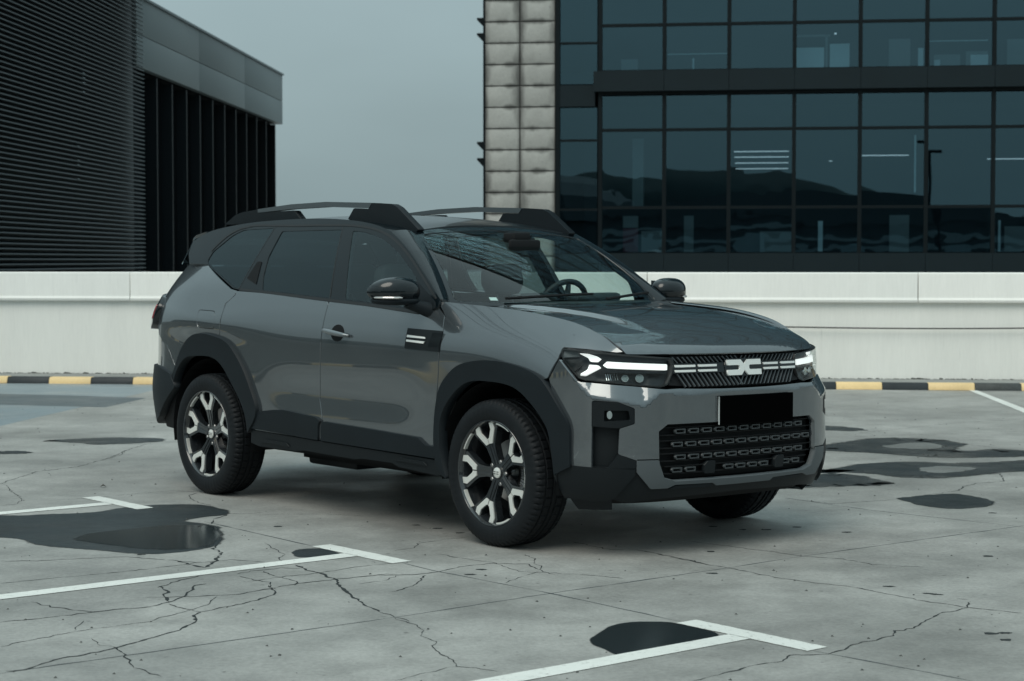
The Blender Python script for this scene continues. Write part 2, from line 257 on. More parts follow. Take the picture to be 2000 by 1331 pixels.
STEM_Q = [[(-2.849, 10.404), (-2.36, 10.815), (-2.282, 10.713), (-2.818, 10.291)], [(-2.153, 7.848), (-0.802, 8.925), (-0.726, 8.835), (-2.12, 7.726)], [(-0.088, 6.226), (0.816, 6.974), (0.891, 6.877), (0.096, 6.226)]]
FAR_LINE = [(4.928, 20.278), (5.016, 20.278), (4.848, 17.748), (4.694, 17.182)]
SPOTS = [(1.2, 9.739), (1.326, 9.739), (1.499, 9.834), (1.054, 9.855), (1.728, 9.646), (0.959, 9.004), (0.896, 8.372), (1.623, 8.028), (1.784, 7.839), (1.75, 7.861), (1.799, 7.013), (1.864, 7.023), (1.826, 6.892), (2.256, 8.862), (2.672, 10.385), (2.232, 11.694), (-0.505, 9.907), (-0.391, 9.787), (-0.27, 9.625), (-0.19, 8.338), (-0.136, 8.474), (-1.236, 9.857), (-1.767, 8.905)]
# ------------------------------------------------------------------ helpers
def tag(o, label=None, cat=None, group=None, kind=None):
    if label: o['label'] = label
    if cat: o['category'] = cat
    if group: o['group'] = group
    if kind: o['kind'] = kind
    return o
def empty(name, loc=(0, 0, 0), rz=0, parent=None):
    o = bpy.data.objects.new(name, None); COL.objects.link(o); o.location = loc; o.rotation_euler = (0, 0, rz); o.parent = parent
    o.empty_display_size = .1
    return o
def mesh_obj(name, verts, faces, mat, parent=None, normals=None, smooth=False):
    me = bpy.data.meshes.new(name); me.from_pydata([tuple(map(float, v)) for v in verts], [], [tuple(map(int, f)) for f in faces])
    if mat is not None: me.materials.append(mat)
    if smooth or normals is not None: me.polygons.foreach_set('use_smooth', [True]*len(me.polygons))
    me.update()
    if normals is not None: me.normals_split_custom_set_from_vertices([tuple(map(float, n)) for n in normals])
    o = bpy.data.objects.new(name, me); COL.objects.link(o); o.parent = parent
    return o
class MB:
    """collects simple solids into one mesh"""
    def __init__(s): s.v = []; s.f = []
    def add(s, vs, fs):
        b = len(s.v); s.v += [tuple(v) for v in vs]; s.f += [tuple(i+b for i in f) for f in fs]; return s
    def box(s, x0, x1, y0, y1, z0, z1, M=None):
        vs = [Vector((x, y, z)) for x in (x0, x1) for y in (y0, y1) for z in (z0, z1)]
        if M is not None: vs = [M @ v for v in vs]
        return s.add(vs, [(0, 1, 3, 2), (4, 6, 7, 5), (0, 4, 5, 1), (2, 3, 7, 6), (0, 2, 6, 4), (1, 5, 7, 3)])
    def tube(s, pts, r, n=8, caps=True):
        pts = [Vector(p) for p in pts]; rings = []
        rr = r if isinstance(r, (list, tuple)) else [r]*len(pts)
        up = Vector((0, 0, 1))
        for i, p in enumerate(pts):
            d = (pts[min(i+1, len(pts)-1)]-pts[max(i-1, 0)]).normalized()
            a = d.cross(up if abs(d.z) < .95 else Vector((1, 0, 0))).normalized(); b = d.cross(a)
            rings.append([p+(a*math.cos(2*math.pi*k/n)+b*math.sin(2*math.pi*k/n))*rr[i] for k in range(n)])
        vs = [v for rg in rings for v in rg]; fs = []
        for i in range(len(pts)-1):
            for k in range(n): fs.append((i*n+k, i*n+(k+1) % n, (i+1)*n+(k+1) % n, (i+1)*n+k))
        if caps: fs += [tuple(range(n))[::-1], tuple(range((len(pts)-1)*n, len(pts)*n))]
        return s.add(vs, fs)
    def prism(s, poly, z0, z1, M=None):
        n = len(poly); vs = [Vector((p[0], p[1], z)) for z in (z0, z1) for p in poly]
        if M is not None: vs = [M @ v for v in vs]
        return s.add(vs, [tuple(range(n))[::-1], tuple(range(n, 2*n))]+[(i, (i+1) % n, n+(i+1) % n, n+i) for i in range(n)])
    def build(s, name, mat, parent=None, smooth=False, bevel=0, seg=2):
        o = mesh_obj(name, s.v, s.f, mat, parent, smooth=smooth)
        bm = bmesh.new(); bm.from_mesh(o.data); bmesh.ops.recalc_face_normals(bm, faces=bm.faces)
        if bevel: 
            bmesh.ops.bevel(bm, geom=[e for e in bm.edges if e.calc_face_angle(0) > .5], offset=bevel, segments=seg, affect='EDGES', profile=.5, clamp_overlap=True)
        bm.to_mesh(o.data); bm.free()
        if bevel or smooth:
            o.data.polygons.foreach_set('use_smooth', [True]*len(o.data.polygons))
            o.data.set_sharp_from_angle(angle=R(38))
        return o
# ---- materials
def mat(name, base=(.5, .5, .5), rough=.5, metal=0, coat=0, spec=.5, emit=None, estr=0, var=0, vscale=6, bump=0, bscale=120, rvar=0, coat_r=.03):
    m = bpy.data.materials.new(name); m.use_nodes = True; t = m.node_tree; b = t.nodes['Principled BSDF']
    b.inputs['Base Color'].default_value = (*base, 1); b.inputs['Roughness'].default_value = rough; b.inputs['Metallic'].default_value = metal
    b.inputs['Coat Weight'].default_value = coat; b.inputs['Coat Roughness'].default_value = coat_r; b.inputs['Specular IOR Level'].default_value = spec
    if emit: b.inputs['Emission Color'].default_value = (*emit, 1); b.inputs['Emission Strength'].default_value = estr
    if var or rvar:
        tcn = t.nodes.new('ShaderNodeTexCoord'); nn = t.nodes.new('ShaderNodeTexNoise'); nn.inputs['Scale'].default_value = vscale; nn.inputs['Detail'].default_value = 6; nn.inputs['Roughness'].default_value = .62
        t.links.new(tcn.outputs['Object'], nn.inputs['Vector'])
        if var:
            mr = t.nodes.new('ShaderNodeMapRange'); mr.inputs['From Min'].default_value = .25; mr.inputs['From Max'].default_value = .75
            mr.inputs['To Min'].default_value = 1-var; mr.inputs['To Max'].default_value = 1+var
            vm = t.nodes.new('ShaderNodeVectorMath'); vm.operation = 'SCALE'; vm.inputs[0].default_value = base
            t.links.new(nn.outputs[0], mr.inputs[0]); t.links.new(mr.outputs[0], vm.inputs['Scale']); t.links.new(vm.outputs[0], b.inputs['Base Color'])
        if rvar:
            mr = t.nodes.new('ShaderNodeMapRange'); mr.inputs['From Min'].default_value = .3; mr.inputs['From Max'].default_value = .7
            mr.inputs['To Min'].default_value = max(0, rough-rvar); mr.inputs['To Max'].default_value = rough+rvar
            t.links.new(nn.outputs[0], mr.inputs[0]); t.links.new(mr.outputs[0], b.inputs['Roughness'])
    if bump:
        tcn = t.nodes.new('ShaderNodeTexCoord'); nn = t.nodes.new('ShaderNodeTexNoise'); nn.inputs['Scale'].default_value = bscale; nn.inputs['Detail'].default_value = 3
        bp = t.nodes.new('ShaderNodeBump'); bp.inputs['Strength'].default_value = bump; bp.inputs['Distance'].default_value = .01
        t.links.new(tcn.outputs['Object'], nn.inputs['Vector']); t.links.new(nn.outputs[0], bp.inputs['Height']); t.links.new(bp.outputs[0], b.inputs['Normal'])
    return m
def glass(name, tint, refl=(1, 1, 1), f0=None, ior=1.5, rough=0.0, wob=0, wscale=1.2):
    """clear or tinted pane: part of the light passes, part is mirrored"""
    m = bpy.data.materials.new(name); m.use_nodes = True; t = m.node_tree; t.nodes.clear(); n = t.nodes.new; l = t.links.new
    o = n('ShaderNodeOutputMaterial'); mixn = n('ShaderNodeMixShader'); tr = n('ShaderNodeBsdfTransparent'); gl = n('ShaderNodeBsdfGlossy')
    tr.inputs[0].default_value = (*tint, 1); gl.inputs['Color'].default_value = (*refl, 1); gl.inputs['Roughness'].default_value = rough
    fr = n('ShaderNodeFresnel'); ge = n('ShaderNodeNewGeometry'); iv = n('ShaderNodeMapRange')   # a thin pane mirrors alike from both sides
    iv.inputs['To Min'].default_value = ior; iv.inputs['To Max'].default_value = 1/ior; l(ge.outputs['Backfacing'], iv.inputs[0]); l(iv.outputs[0], fr.inputs['IOR'])
    if f0:
        mr = n('ShaderNodeMapRange'); mr.inputs['To Min'].default_value = f0; mr.inputs['To Max'].default_value = 1; l(fr.outputs[0], mr.inputs[0]); l(mr.outputs[0], mixn.inputs[0])
    else: l(fr.outputs[0], mixn.inputs[0])
    if wob:
        nn = n('ShaderNodeTexNoise'); nn.inputs['Scale'].default_value = wscale; nn.inputs['Detail'].default_value = 1
        bp = n('ShaderNodeBump'); bp.inputs['Strength'].default_value = 1; bp.inputs['Distance'].default_value = wob
        l(ge.outputs['Position'], nn.inputs['Vector']); l(nn.outputs[0], bp.inputs['Height']); l(bp.outputs[0], gl.inputs['Normal'])
    l(tr.outputs[0], mixn.inputs[1]); l(gl.outputs[0], mixn.inputs[2]); l(mixn.outputs[0], o.inputs[0])
    return m
# ---- polygon tools
def rp(pts, r=.02, n=4):
    """round the corners of a closed outline"""
    P = [np.array(p, float) for p in pts]; out = []; k = len(P)
    for i in range(k):
        a, b, c = P[i-1], P[i], P[(i+1) % k]; da, dc = a-b, c-b; la, lc = np.linalg.norm(da), np.linalg.norm(dc)
        d = min(r, .45*la, .45*lc)
        if d < 1e-4 or la < 1e-6 or lc < 1e-6: out.append(b); continue
        p0, p1 = b+da/la*d, b+dc/lc*d
        for j in range(n+1):
            t = j/n; out.append((1-t)**2*p0+2*t*(1-t)*b+t*t*p1)
    return out
def crv(pts, n=4):
    """smooth open polyline through points"""
    P = np.array(pts, float); s = np.concatenate([[0], np.cumsum(np.linalg.norm(np.diff(P, axis=0), axis=1))])
    fx, fy = cspline(s, P[:, 0]), cspline(s, P[:, 1]); t = np.concatenate([np.linspace(s[i], s[i+1], n, endpoint=False) for i in range(len(P)-1)]+[[s[-1]]])
    return [tuple(p) for p in np.stack([fx(t), fy(t)], 1)]
def dens(loop, h, closed=True):
    P = np.array(loop, float); out = []; k = len(P)
    for i in range(k if closed else k-1):
        a, b = P[i], P[(i+1) % k]; d = np.linalg.norm(b-a)
        if d < 1e-6: continue
        m = max(1, int(math.ceil(d/h)))
        for j in range(m): out.append(a+(b-a)*j/m)
    if not closed: out.append(P[-1])
    return np.array(out)
def inside(Q, loop):
    x, y = Q[:, 0], Q[:, 1]; r = np.zeros(len(Q), bool); n = len(loop)
    for i in range(n):
        x0, y0 = loop[i]; x1, y1 = loop[(i+1) % n]
        if y0 == y1: continue
        c = ((y0 > y) != (y1 > y)) & (x < (x1-x0)*(y-y0)/(y1-y0)+x0); r ^= c
    return r
def triangulate(outline, holes=(), h=.03, feats=()):
    loops = [dens(outline, h)]+[dens(q, h) for q in holes]
    pts = np.concatenate(loops); edges = []; b = 0
    for lp in loops:
        k = len(lp); edges += [(b+i, b+(i+1) % k) for i in range(k)]; b += k
    fl = [dens(f, h, False) for f in feats]
    for f in fl:
        pts = np.concatenate([pts, f]); edges += [(b+i, b+i+1) for i in range(len(f)-1)]; b += len(f)
    lo, hi = loops[0].min(0), loops[0].max(0)
    gx, gy = np.arange(lo[0]+h/2, hi[0], h), np.arange(lo[1]+h*.43, hi[1], h*.866)
    if len(gx) and len(gy):
        G = np.array([(x+(h/2 if j % 2 else 0), y) for j, y in enumerate(gy) for x in gx])
        ok = inside(G, loops[0])
        for lp in loops[1:]: ok &= ~inside(G, lp)
        G = G[ok]
        if len(G):
            bd = np.concatenate([loops[0]]+loops[1:]+fl); keep = np.ones(len(G), bool)
            for i in range(0, len(G), 2000):
                keep[i:i+2000] = np.min(((G[i:i+2000, None]-bd[None])**2).sum(2), 1) > (.45*h)**2
            pts = np.concatenate([pts, G[keep]])
    r = delaunay_2d_cdt([Vector(p) for p in pts], edges, [], 0, 1e-7)
    V = np.array([tuple(v) for v in r[0]]); F = np.array([f for f in r[2] if len(f) == 3])
    c = V[F].mean(1); ok = inside(c, loops[0])
    for lp in loops[1:]: ok &= ~inside(c, lp)
    return V, F[ok], loops
# ------------------------------------------------------------------ the place: materials
def concrete(name, base, rough, streak=(1, 1, 1), var=.16, stain=.5, bump=.25):
    m = bpy.data.materials.new(name); m.use_nodes = True; t = m.node_tree; b = t.nodes['Principled BSDF']; n = t.nodes.new; l = t.links.new
    g = n('ShaderNodeNewGeometry'); mp = n('ShaderNodeMapping'); mp.inputs['Scale'].default_value = streak; l(g.outputs['Position'], mp.inputs[0])
    def noise(sc, det, ro=.6, vec=mp):
        q = n('ShaderNodeTexNoise'); q.inputs['Scale'].default_value = sc; q.inputs['Detail'].default_value = det; q.inputs['Roughness'].default_value = ro; l(vec.outputs[0], q.inputs['Vector']); return q
    def rng_(src, a, b_, c, d):
        r = n('ShaderNodeMapRange'); r.inputs['From Min'].default_value = a; r.inputs['From Max'].default_value = b_; r.inputs['To Min'].default_value = c; r.inputs['To Max'].default_value = d; l(src.outputs[0], r.inputs[0]); return r
    def mul(a, b_):
        q = n('ShaderNodeMath'); q.operation = 'MULTIPLY'; l(a.outputs[0], q.inputs[0]); l(b_.outputs[0], q.inputs[1]); return q
    big = rng_(noise(.55, 4), .3, .7, 1-var, 1+var); mid = rng_(noise(3.2, 8, .68), .25, .75, 1-var*.9, 1+var*.9); fine = rng_(noise(46, 8, .8), .25, .75, 1-var*1.1, 1+var*1.1)
    blot = rng_(noise(1.35, 9, .72), .60, .78, 1, 1-stain*.45); speck = rng_(noise(21, 2, .4), .70, .78, 1, 1-stain*.5)
    k = mul(mul(mul(big, mid), mul(fine, blot)), speck)
    vm = n('ShaderNodeVectorMath'); vm.operation = 'SCALE'; vm.inputs[0].default_value = base; l(k.outputs[0], vm.inputs['Scale']); l(vm.outputs[0], b.inputs['Base Color'])
    rr = rng_(noise(1.1, 6, .65), .35, .65, rough-.16, rough+.14); l(rr.outputs[0], b.inputs['Roughness'])
    bp = n('ShaderNodeBump'); bp.inputs['Strength'].default_value = bump; bp.inputs['Distance'].default_value = .012; l(noise(26, 8, .7).outputs[0], bp.inputs['Height']); l(bp.outputs[0], b.inputs['Normal'])
    b.inputs['Specular IOR Level'].default_value = .45
    return m
CONC = concrete('parking_concrete', (.298, .296, .280), .58, (1, 1, 1), var=.29, stain=.8)
COAT = concrete('coated_floor', (.215, .262, .285), .45, var=.10, stain=.2)
STRIP = concrete('dark_floor_strip', (.105, .125, .135), .55, var=.10, stain=.2)
DAMP = concrete('damp_concrete', (.024, .031, .034), .46, var=.3, stain=.3, bump=.3)
WATER = mat('standing_water', (.035, .046, .048), .02, spec=.6)
CRACK = mat('crack_dirt', (.042, .048, .049), .95, spec=.1)
JOINT = mat('joint_filler', (.085, .095, .097), .9, spec=.2)
LINEW = concrete('white_line_paint', (.74, .75, .71), .6, var=.07, stain=.25, bump=.12)
def wall_mat(name, base, ztop=None):
    return concrete(name, base, .72, (1.0, 1.0, .10), var=.05, stain=.16, bump=.04)
WALLW = wall_mat('white_render', (.83, .83, .79)); COPE = wall_mat('white_panel', (.85, .85, .815))
YEL = concrete('yellow_kerb_paint', (.78, .57, .29), .6, var=.08, stain=.3); BLK = concrete('black_kerb_paint', (.016, .022, .026), .6, var=.2, stain=.3)
BLKW = concrete('worn_black_kerb_paint', (.05, .058, .058), .7, var=.5, stain=.9)
WALK = concrete('kerb_walk', (.25, .255, .245), .8, var=.2, stain=.6)
DARKM = mat('dark_facade_metal', (.006, .014, .018), .45, spec=.25, var=.1, vscale=2)
FRAMEM = mat('window_frame_metal', (.005, .009, .011), .45, spec=.15)
LOUV = mat('louvre_metal', (.014, .024, .029), .42, spec=.32, var=.15, vscale=3)
FASC = mat('grey_fascia_panel', (.185, .222, .232), .5, spec=.45, var=.02, vscale=.6)
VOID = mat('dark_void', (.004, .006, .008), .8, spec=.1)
FINM = mat('dark_fin_metal', (.006, .010, .013), .5, spec=.2)
def stone_mat():
    m = concrete('stained_stone', (.40, .405, .385), .75, var=.16, stain=.5, bump=.35); t = m.node_tree; b = t.nodes['Principled BSDF']; n = t.nodes.new; l = t.links.new
    # soot creeping in from the joints of each block
    tcn = n('ShaderNodeTexCoord'); sp = n('ShaderNodeSeparateXYZ'); l(tcn.outputs['Object'], sp.inputs[0])
    ns = n('ShaderNodeTexNoise'); ns.inputs['Scale'].default_value = 3.5; ns.inputs['Detail'].default_value = 5; g = n('ShaderNodeNewGeometry'); mpv = n('ShaderNodeMapping'); mpv.inputs['Scale'].default_value = (1, 1, .30); l(g.outputs['Position'], mpv.inputs[0]); l(mpv.outputs[0], ns.inputs['Vector'])
    def edge(o, half):
        a = n('ShaderNodeMath'); a.operation = 'ABSOLUTE'; l(sp.outputs[o], a.inputs[0]); s = n('ShaderNodeMath'); s.operation = 'SUBTRACT'; s.inputs[0].default_value = half; l(a.outputs[0], s.inputs[1]); return s
    ex, ez = edge(0, .315), edge(2, .19)
    q = n('ShaderNodeMath'); q.operation = 'MULTIPLY'; q.inputs[1].default_value = 2.2; l(ez.outputs[0], q.inputs[0])
    mi = n('ShaderNodeMath'); mi.operation = 'MINIMUM'; l(ex.outputs[0], mi.inputs[0]); l(q.outputs[0], mi.inputs[1])
    ad_ = n('ShaderNodeMath'); ad_.operation = 'MULTIPLY_ADD'; ad_.inputs[1].default_value = -.40; l(ns.outputs[0], ad_.inputs[0]); l(mi.outputs[0], ad_.inputs[2])
    r = n('ShaderNodeMapRange'); r.inputs['From Min'].default_value = -.205; r.inputs['From Max'].default_value = -.085; r.inputs['To Min'].default_value = .30; r.inputs['To Max'].default_value = 1; l(ad_.outputs[0], r.inputs[0])
    src = b.inputs['Base Color'].links[0].from_socket; vm = n('ShaderNodeVectorMath'); vm.operation = 'SCALE'; l(src, vm.inputs[0]); l(r.outputs[0], vm.inputs['Scale']); l(vm.outputs[0], b.inputs['Base Color'])
    return m
STONE = stone_mat()
# ------------------------------------------------------------------ ground
def sheet(name, pts, z, m, parent=None, kind=None):
    V2, F2, _ = triangulate(pts, (), 5.0)
    o = mesh_obj(name, [(p[0], p[1], z) for p in V2], [tuple(f) if np.cross(V2[f[1]]-V2[f[0]], V2[f[2]]-V2[f[0]]) > 0 else tuple(f[::-1]) for f in F2], m, parent)
    if kind: o['kind'] = kind
    return o
ground = mesh_obj('ground', [(-900, -900, 0), (900, -900, 0), (900, 900, 0), (-900, 900, 0)], [(0, 1, 2, 3)], CONC); tag(ground, kind='structure')
sheet('floor_coating', FLOOR_COAT, .0006, COAT, ground); sheet('floor_strip', FLOOR_STRIP, .0012, STRIP, ground)
def ribbon(pts, wd, z, m, name, jag=.35, sub=.07):
    P = dens(pts, sub, False); d = np.gradient(P, axis=0); d /= np.linalg.norm(d, axis=1)[:, None]+1e-9; nrm = np.stack([-d[:, 1], d[:, 0]], 1)
    n = len(P); P = P+nrm*rng.normal(0, jag*sub*.28, n)[:, None]
    w = wd*.5*np.clip(rng.normal(1, .45, n), .25, 2.0); w[0] *= .2; w[-1] *= .2
    vs = [(*p, z) for p in P+nrm*w[:, None]]+[(*p, z) for p in P-nrm*w[:, None]]
    return mesh_obj(name, vs, [(i+n, i+n+1, i+1, i) for i in range(n-1)], m, ground)
for w, p in CRACKS: ribbon(p, w*.001*.66, .0008, CRACK, 'crack', jag=.5, sub=.035)
for w, p in JOINTS: ribbon(p, w*.001*1.0, .0006, JOINT, 'joint', jag=.05, sub=.12)
for k in range(14):   # further straight joints of the slab, in the direction of the bays
    pass
def organic(pts, amp, sub=.06):
    P = dens(rp(pts, .25, 5), sub); d = np.roll(P, -1, 0)-np.roll(P, 1, 0); d /= np.linalg.norm(d, axis=1)[:, None]+1e-9; nrm = np.stack([-d[:, 1], d[:, 0]], 1)
    k = len(P); f = np.zeros(k)
    for q in (3, 7, 13, 23, 41): f += rng.normal(0, 1/q**.6)*np.sin(2*np.pi*(q*np.arange(k)/k+rng.random()))
    return P+nrm*(amp*f)[:, None]
def feather(m):
    t = m.node_tree; n = t.nodes.new; l = t.links.new; b = t.nodes['Principled BSDF']; o = t.nodes['Material Output']; at = n('ShaderNodeAttribute'); at.attribute_name = 'edge'
    g = n('ShaderNodeNewGeometry'); ns = n('ShaderNodeTexNoise'); ns.inputs['Scale'].default_value = 9; ns.inputs['Detail'].default_value = 9; ns.inputs['Roughness'].default_value = .75; l(g.outputs['Position'], ns.inputs['Vector'])
    q = n('ShaderNodeMath'); q.operation = 'MULTIPLY_ADD'; q.inputs[1].default_value = 1.5; l(at.outputs['Fac'], q.inputs[0]); l(ns.outputs[0], q.inputs[2])
    r = n('ShaderNodeMapRange'); r.inputs['From Min'].default_value = .85; r.inputs['From Max'].default_value = 1.15; l(q.outputs[0], r.inputs[0])
    tr = n('ShaderNodeBsdfTransparent'); mx = n('ShaderNodeMixShader'); l(r.outputs[0], mx.inputs[0]); l(tr.outputs[0], mx.inputs[1]); l(b.outputs[0], mx.inputs[2]); l(mx.outputs[0], o.inputs[0]); return m
feather(DAMP); DRY = feather(concrete('drying_concrete', (.17, .175, .168), .5, var=.25))
WATERF = feather(mat('shallow_water', (.020, .028, .031), .14, spec=.35))
def soft_sheet(name, pts, z, m, amp, fw):
    P = organic(pts, amp); d = np.roll(P, -1, 0)-np.roll(P, 1, 0); d /= np.linalg.norm(d, axis=1)[:, None]+1e-9
    A = np.sum(P[:, 0]*np.roll(P[:, 1], -1)-np.roll(P[:, 0], -1)*P[:, 1]); nrm = np.stack([d[:, 1], -d[:, 0]], 1)*(1 if A > 0 else -1)
    lo, hi = P.min(0), P.max(0); fw = min(fw, .22*min(hi-lo)); IN = P-nrm*fw*.6; OUT = P+nrm*fw*.4
    V2, F2, lp = triangulate(IN, (), 5.0); k = len(IN); IN = lp[0]; k2 = len(IN); b0 = len(V2)
    vs = [(*p, z) for p in V2]+[(*p, z) for p in IN]+[(*p, z) for p in OUT]; fs = [tuple(f) if np.cross(V2[f[1]]-V2[f[0]], V2[f[2]]-V2[f[0]]) > 0 else tuple(f[::-1]) for f in F2]
    if k2 == k: fs += [(b0+i, b0+k+i, b0+k+(i+1) % k, b0+(i+1) % k) for i in range(k)]
    o = mesh_obj(name, vs, fs, m, ground); at = o.data.attributes.new('edge', 'FLOAT', 'POINT'); at.data.foreach_set('value', [1.0]*(b0+k2)+[0.0]*k); return o
amp_ = {'P1': .012, 'P1b': .02, 'P2': .006, 'P4': .02}
for k, p in PUDDLES.items():
    if k in ('P5h', 'P6h'): soft_sheet('drying_patch', p, .0020, DRY, .03, .25)
    elif k == 'P3': soft_sheet('puddle', p, .0012, WATERF, .004, .03)
    elif k == 'P1b': soft_sheet('puddle', p, .0016, WATERF, .02, .12)
    elif k == 'P4': soft_sheet('puddle', p, .0012, DAMP, .02, .10)
    else: soft_sheet('damp_patch', p, .0012, DAMP, amp_.get(k, .035), .12 if k in ('P1', 'P2') else .40)
DAMP.node_tree.nodes['Principled BSDF'].inputs['Specular IOR Level'].default_value = .22
m_ = MB()
for i, (x, y) in enumerate(SPOTS):
    o = organic([(x+.032*math.cos(a)*random.uniform(.5, 1.2), y+.022*math.sin(a)*random.uniform(.5, 1.2)) for a in np.linspace(0, 2*math.pi, 9)[:-1]], .004, .02)
    sheet('oil_spot', o, .0009, CRACK, ground)
# scattered grit and leaf litter
m_ = MB()
for i in range(420):
    y = random.uniform(5.8, 19); x = random.uniform(-.28, .28)*y; s = random.uniform(.003, .009)
    if abs((x-.57)*.64-(y-9.7)*.77) < .0: continue
    a = random.uniform(0, 6.28); m_.add([(x+s*math.cos(a+q*2.09), y+s*math.sin(a+q*2.09), .001) for q in range(3)]+[(x, y, s*.8)], [(0, 1, 3), (1, 2, 3), (2, 0, 3)])
tag(m_.build('grit', mat('grit', (.08, .085, .08), .9), None), 'fine dark grit scattered over the concrete deck', 'grit', kind='stuff')
# dead leaf by the left bay mark
m_ = MB(); m_.add([(-2.545, 11.55, .004), (-2.52, 11.54, .014), (-2.505, 11.565, .004), (-2.53, 11.575, .02), (-2.527, 11.557, .012)], [(0, 1, 4), (1, 2, 4), (2, 3, 4), (3, 0, 4)])
tag(m_.build('dead_leaf', mat('dead_leaf', (.03, .028, .022), .9), None), 'small dark curled leaf lying on the concrete left of the rear wheel', 'leaf')
# bay markings: a T at every bay, bays 2.5 m wide
ROW = np.array([.637, -.771]); ROW /= np.linalg.norm(ROW); PER = np.array([ROW[1], -ROW[0]])   # towards the left
def quad_sheet(name, c, d, L0, L1, wd, z, m, parent):
    n = np.array([-d[1], d[0]]); nseg = 24; vs = []; 
    for i in range(nseg+1):
        t = L0+(L1-L0)*i/nseg
        for s in (-1, 1): vs.append((*(c+d*t+n*s*(wd/2+rng.normal(0, .0015))), z))
    fs = [(2*i, 2*i+2, 2*i+3, 2*i+1) for i in range(nseg)]
    return mesh_obj(name, vs, fs, m, parent)
BAYS = [(-2.283, 10.821), (-.7255, 8.930), (.889, 6.981)]
BAYS = [(-2.283-1.595, 10.821+1.93)]*0+BAYS+[(.889+1.592, 6.981-1.928)]
for i, b_ in enumerate(BAYS):
    c_ = np.array(b_); MK = quad_sheet('bay_marking', c_, ROW, -.335, .335, .108, .0026, LINEW, ground); stem = quad_sheet('bay_line', c_, PER, .05, 5.0, .108, .0026, LINEW, MK)
mesh_obj('far_bay_line', [(4.928, 20.25, .0026), (5.016, 20.25, .0026), (4.848, 17.7, .0026), (4.70, 17.1, .0026), (4.2, 15.0, .0026), (4.32, 15.0, .0026)][:4], [(0, 3, 2, 1)], LINEW, ground)
# ------------------------------------------------------------------ parapet wall with painted kerb along the far edge
def frame_at(o, ang):
    return Matrix.Translation((o[0], o[1], 0)) @ Matrix.Rotation(ang, 4, 'Z')
def edge_wall(o, ang, u0, u1, kname, wname, klab, wlab, joints, phase, worn=(), top=1.266, mid=.928, WM=None, CM=None):
    WM = WM or WALLW; CM = CM or COPE
    K = empty(kname, (o[0], o[1], 0), ang); tag(K, klab, 'kerb'); W = empty(wname, (o[0], o[1], 0), ang); tag(W, wlab, 'wall')
    w = .492; n0 = int(math.floor((u0-phase)/w)); n1 = int(math.ceil((u1-phase)/w)); cache = {}
    for i in range(n0, n1):
        key = 'y' if i % 2 == 0 else ('w' if i in worn else 'b'); m = {'y': YEL, 'b': BLK, 'w': BLKW}[key]
        if key not in cache:
            b = MB(); pr = [(0, 0), (.018, .055), (.035, .075), (.16, .075), (.16, 0)]
            vs = [(x, y, z) for x in (.001, w-.001) for y, z in pr]; k = len(pr)
            b.add(vs, [tuple(range(k)), tuple(range(k, 2*k))[::-1]]+[(j, k+j, k+(j+1) % k, (j+1) % k) for j in range(k)]); q = b.build('kerb_block', m, K, bevel=.004); cache[key] = q.data; q.location.x = phase+i*w
        else:
            q = bpy.data.objects.new('kerb_block', cache[key]); COL.objects.link(q); q.parent = K; q.location.x = phase+i*w
        q.location.z = random.uniform(-.002, .002)
    b = MB(); b.box(u0, u1, .161, .92, -.02, .068); b.build('kerb_walk', WALK, K)
    b = MB(); b.box(u0, u1, .835, 1.10, .0, mid+.02); b.build('wall_body', WM, W)
    js = [u0]+list(joints)+[u1]
    for a, c in zip(js[:-1], js[1:]):
        b = MB(); pr = [(.775, mid), (.768, mid+.03), (.785, mid+.055), (.785, top-.012), (.797, top), (1.14, top), (1.14, mid)]
        vs = [(x, y, z) for x in (a+.005, c-.005) for y, z in pr]; k = len(pr)
        b.add(vs, [tuple(range(k)), tuple(range(k, 2*k))[::-1]]+[(j, k+j, k+(j+1) % k, (j+1) % k) for j in range(k)]); b.build('coping_panel', CM, W, bevel=.003)
    # moss and dirt in the corner at the foot of the wall
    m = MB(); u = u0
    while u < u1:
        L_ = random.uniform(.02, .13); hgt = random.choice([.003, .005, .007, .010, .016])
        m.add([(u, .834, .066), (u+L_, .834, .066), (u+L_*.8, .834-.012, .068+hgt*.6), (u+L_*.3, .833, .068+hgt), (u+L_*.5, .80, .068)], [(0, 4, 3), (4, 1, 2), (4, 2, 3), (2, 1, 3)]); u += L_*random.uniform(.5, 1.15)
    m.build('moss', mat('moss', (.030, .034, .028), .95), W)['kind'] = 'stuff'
    return K, W
KA = math.atan2(20.16-21.42, 5.45+5.85); KO = (0, 20.77)
edge_wall(KO, KA, -11.2, 22, 'painted_kerb', 'parapet_wall', 'yellow and black painted kerb running along the foot of the white wall', 'long low white wall with coping panels behind the car', [-7.63, -4.60, -1.57, 1.46, 4.49, 7.52, 10.55, 13.6, 16.6], 3.545-.492*16, worn=(16+3,))
# sagging cable on the wall
Mw = frame_at(KO, KA); pts = [Mw @ Vector((u, .765, .64+.012*((u-4.45)/1.4)**2)) for u in np.linspace(1.6, 9.0, 40)]
m_ = MB(); m_.tube(pts, .009, 6); tag(m_.build('wall_cable', mat('cable', (.05, .05, .05), .6), None, smooth=True), 'thin dark cable sagging along the white wall at right', 'cable')
# the same edge turns along the left side of the deck, outside the picture (mirrored in the doors)
edge_wall((-11.5, 21.9), -math.pi/2+R(-2)+math.pi, -42, -1.0, 'painted_kerb', 'parapet_wall', 'yellow and black kerb along the left edge of the deck outside the picture', 'low grey wall along the left edge of the deck outside the picture', [-38, -34, -30, -26, -22, -18, -14, -10, -6], 0, WM=WALK, CM=WALK)
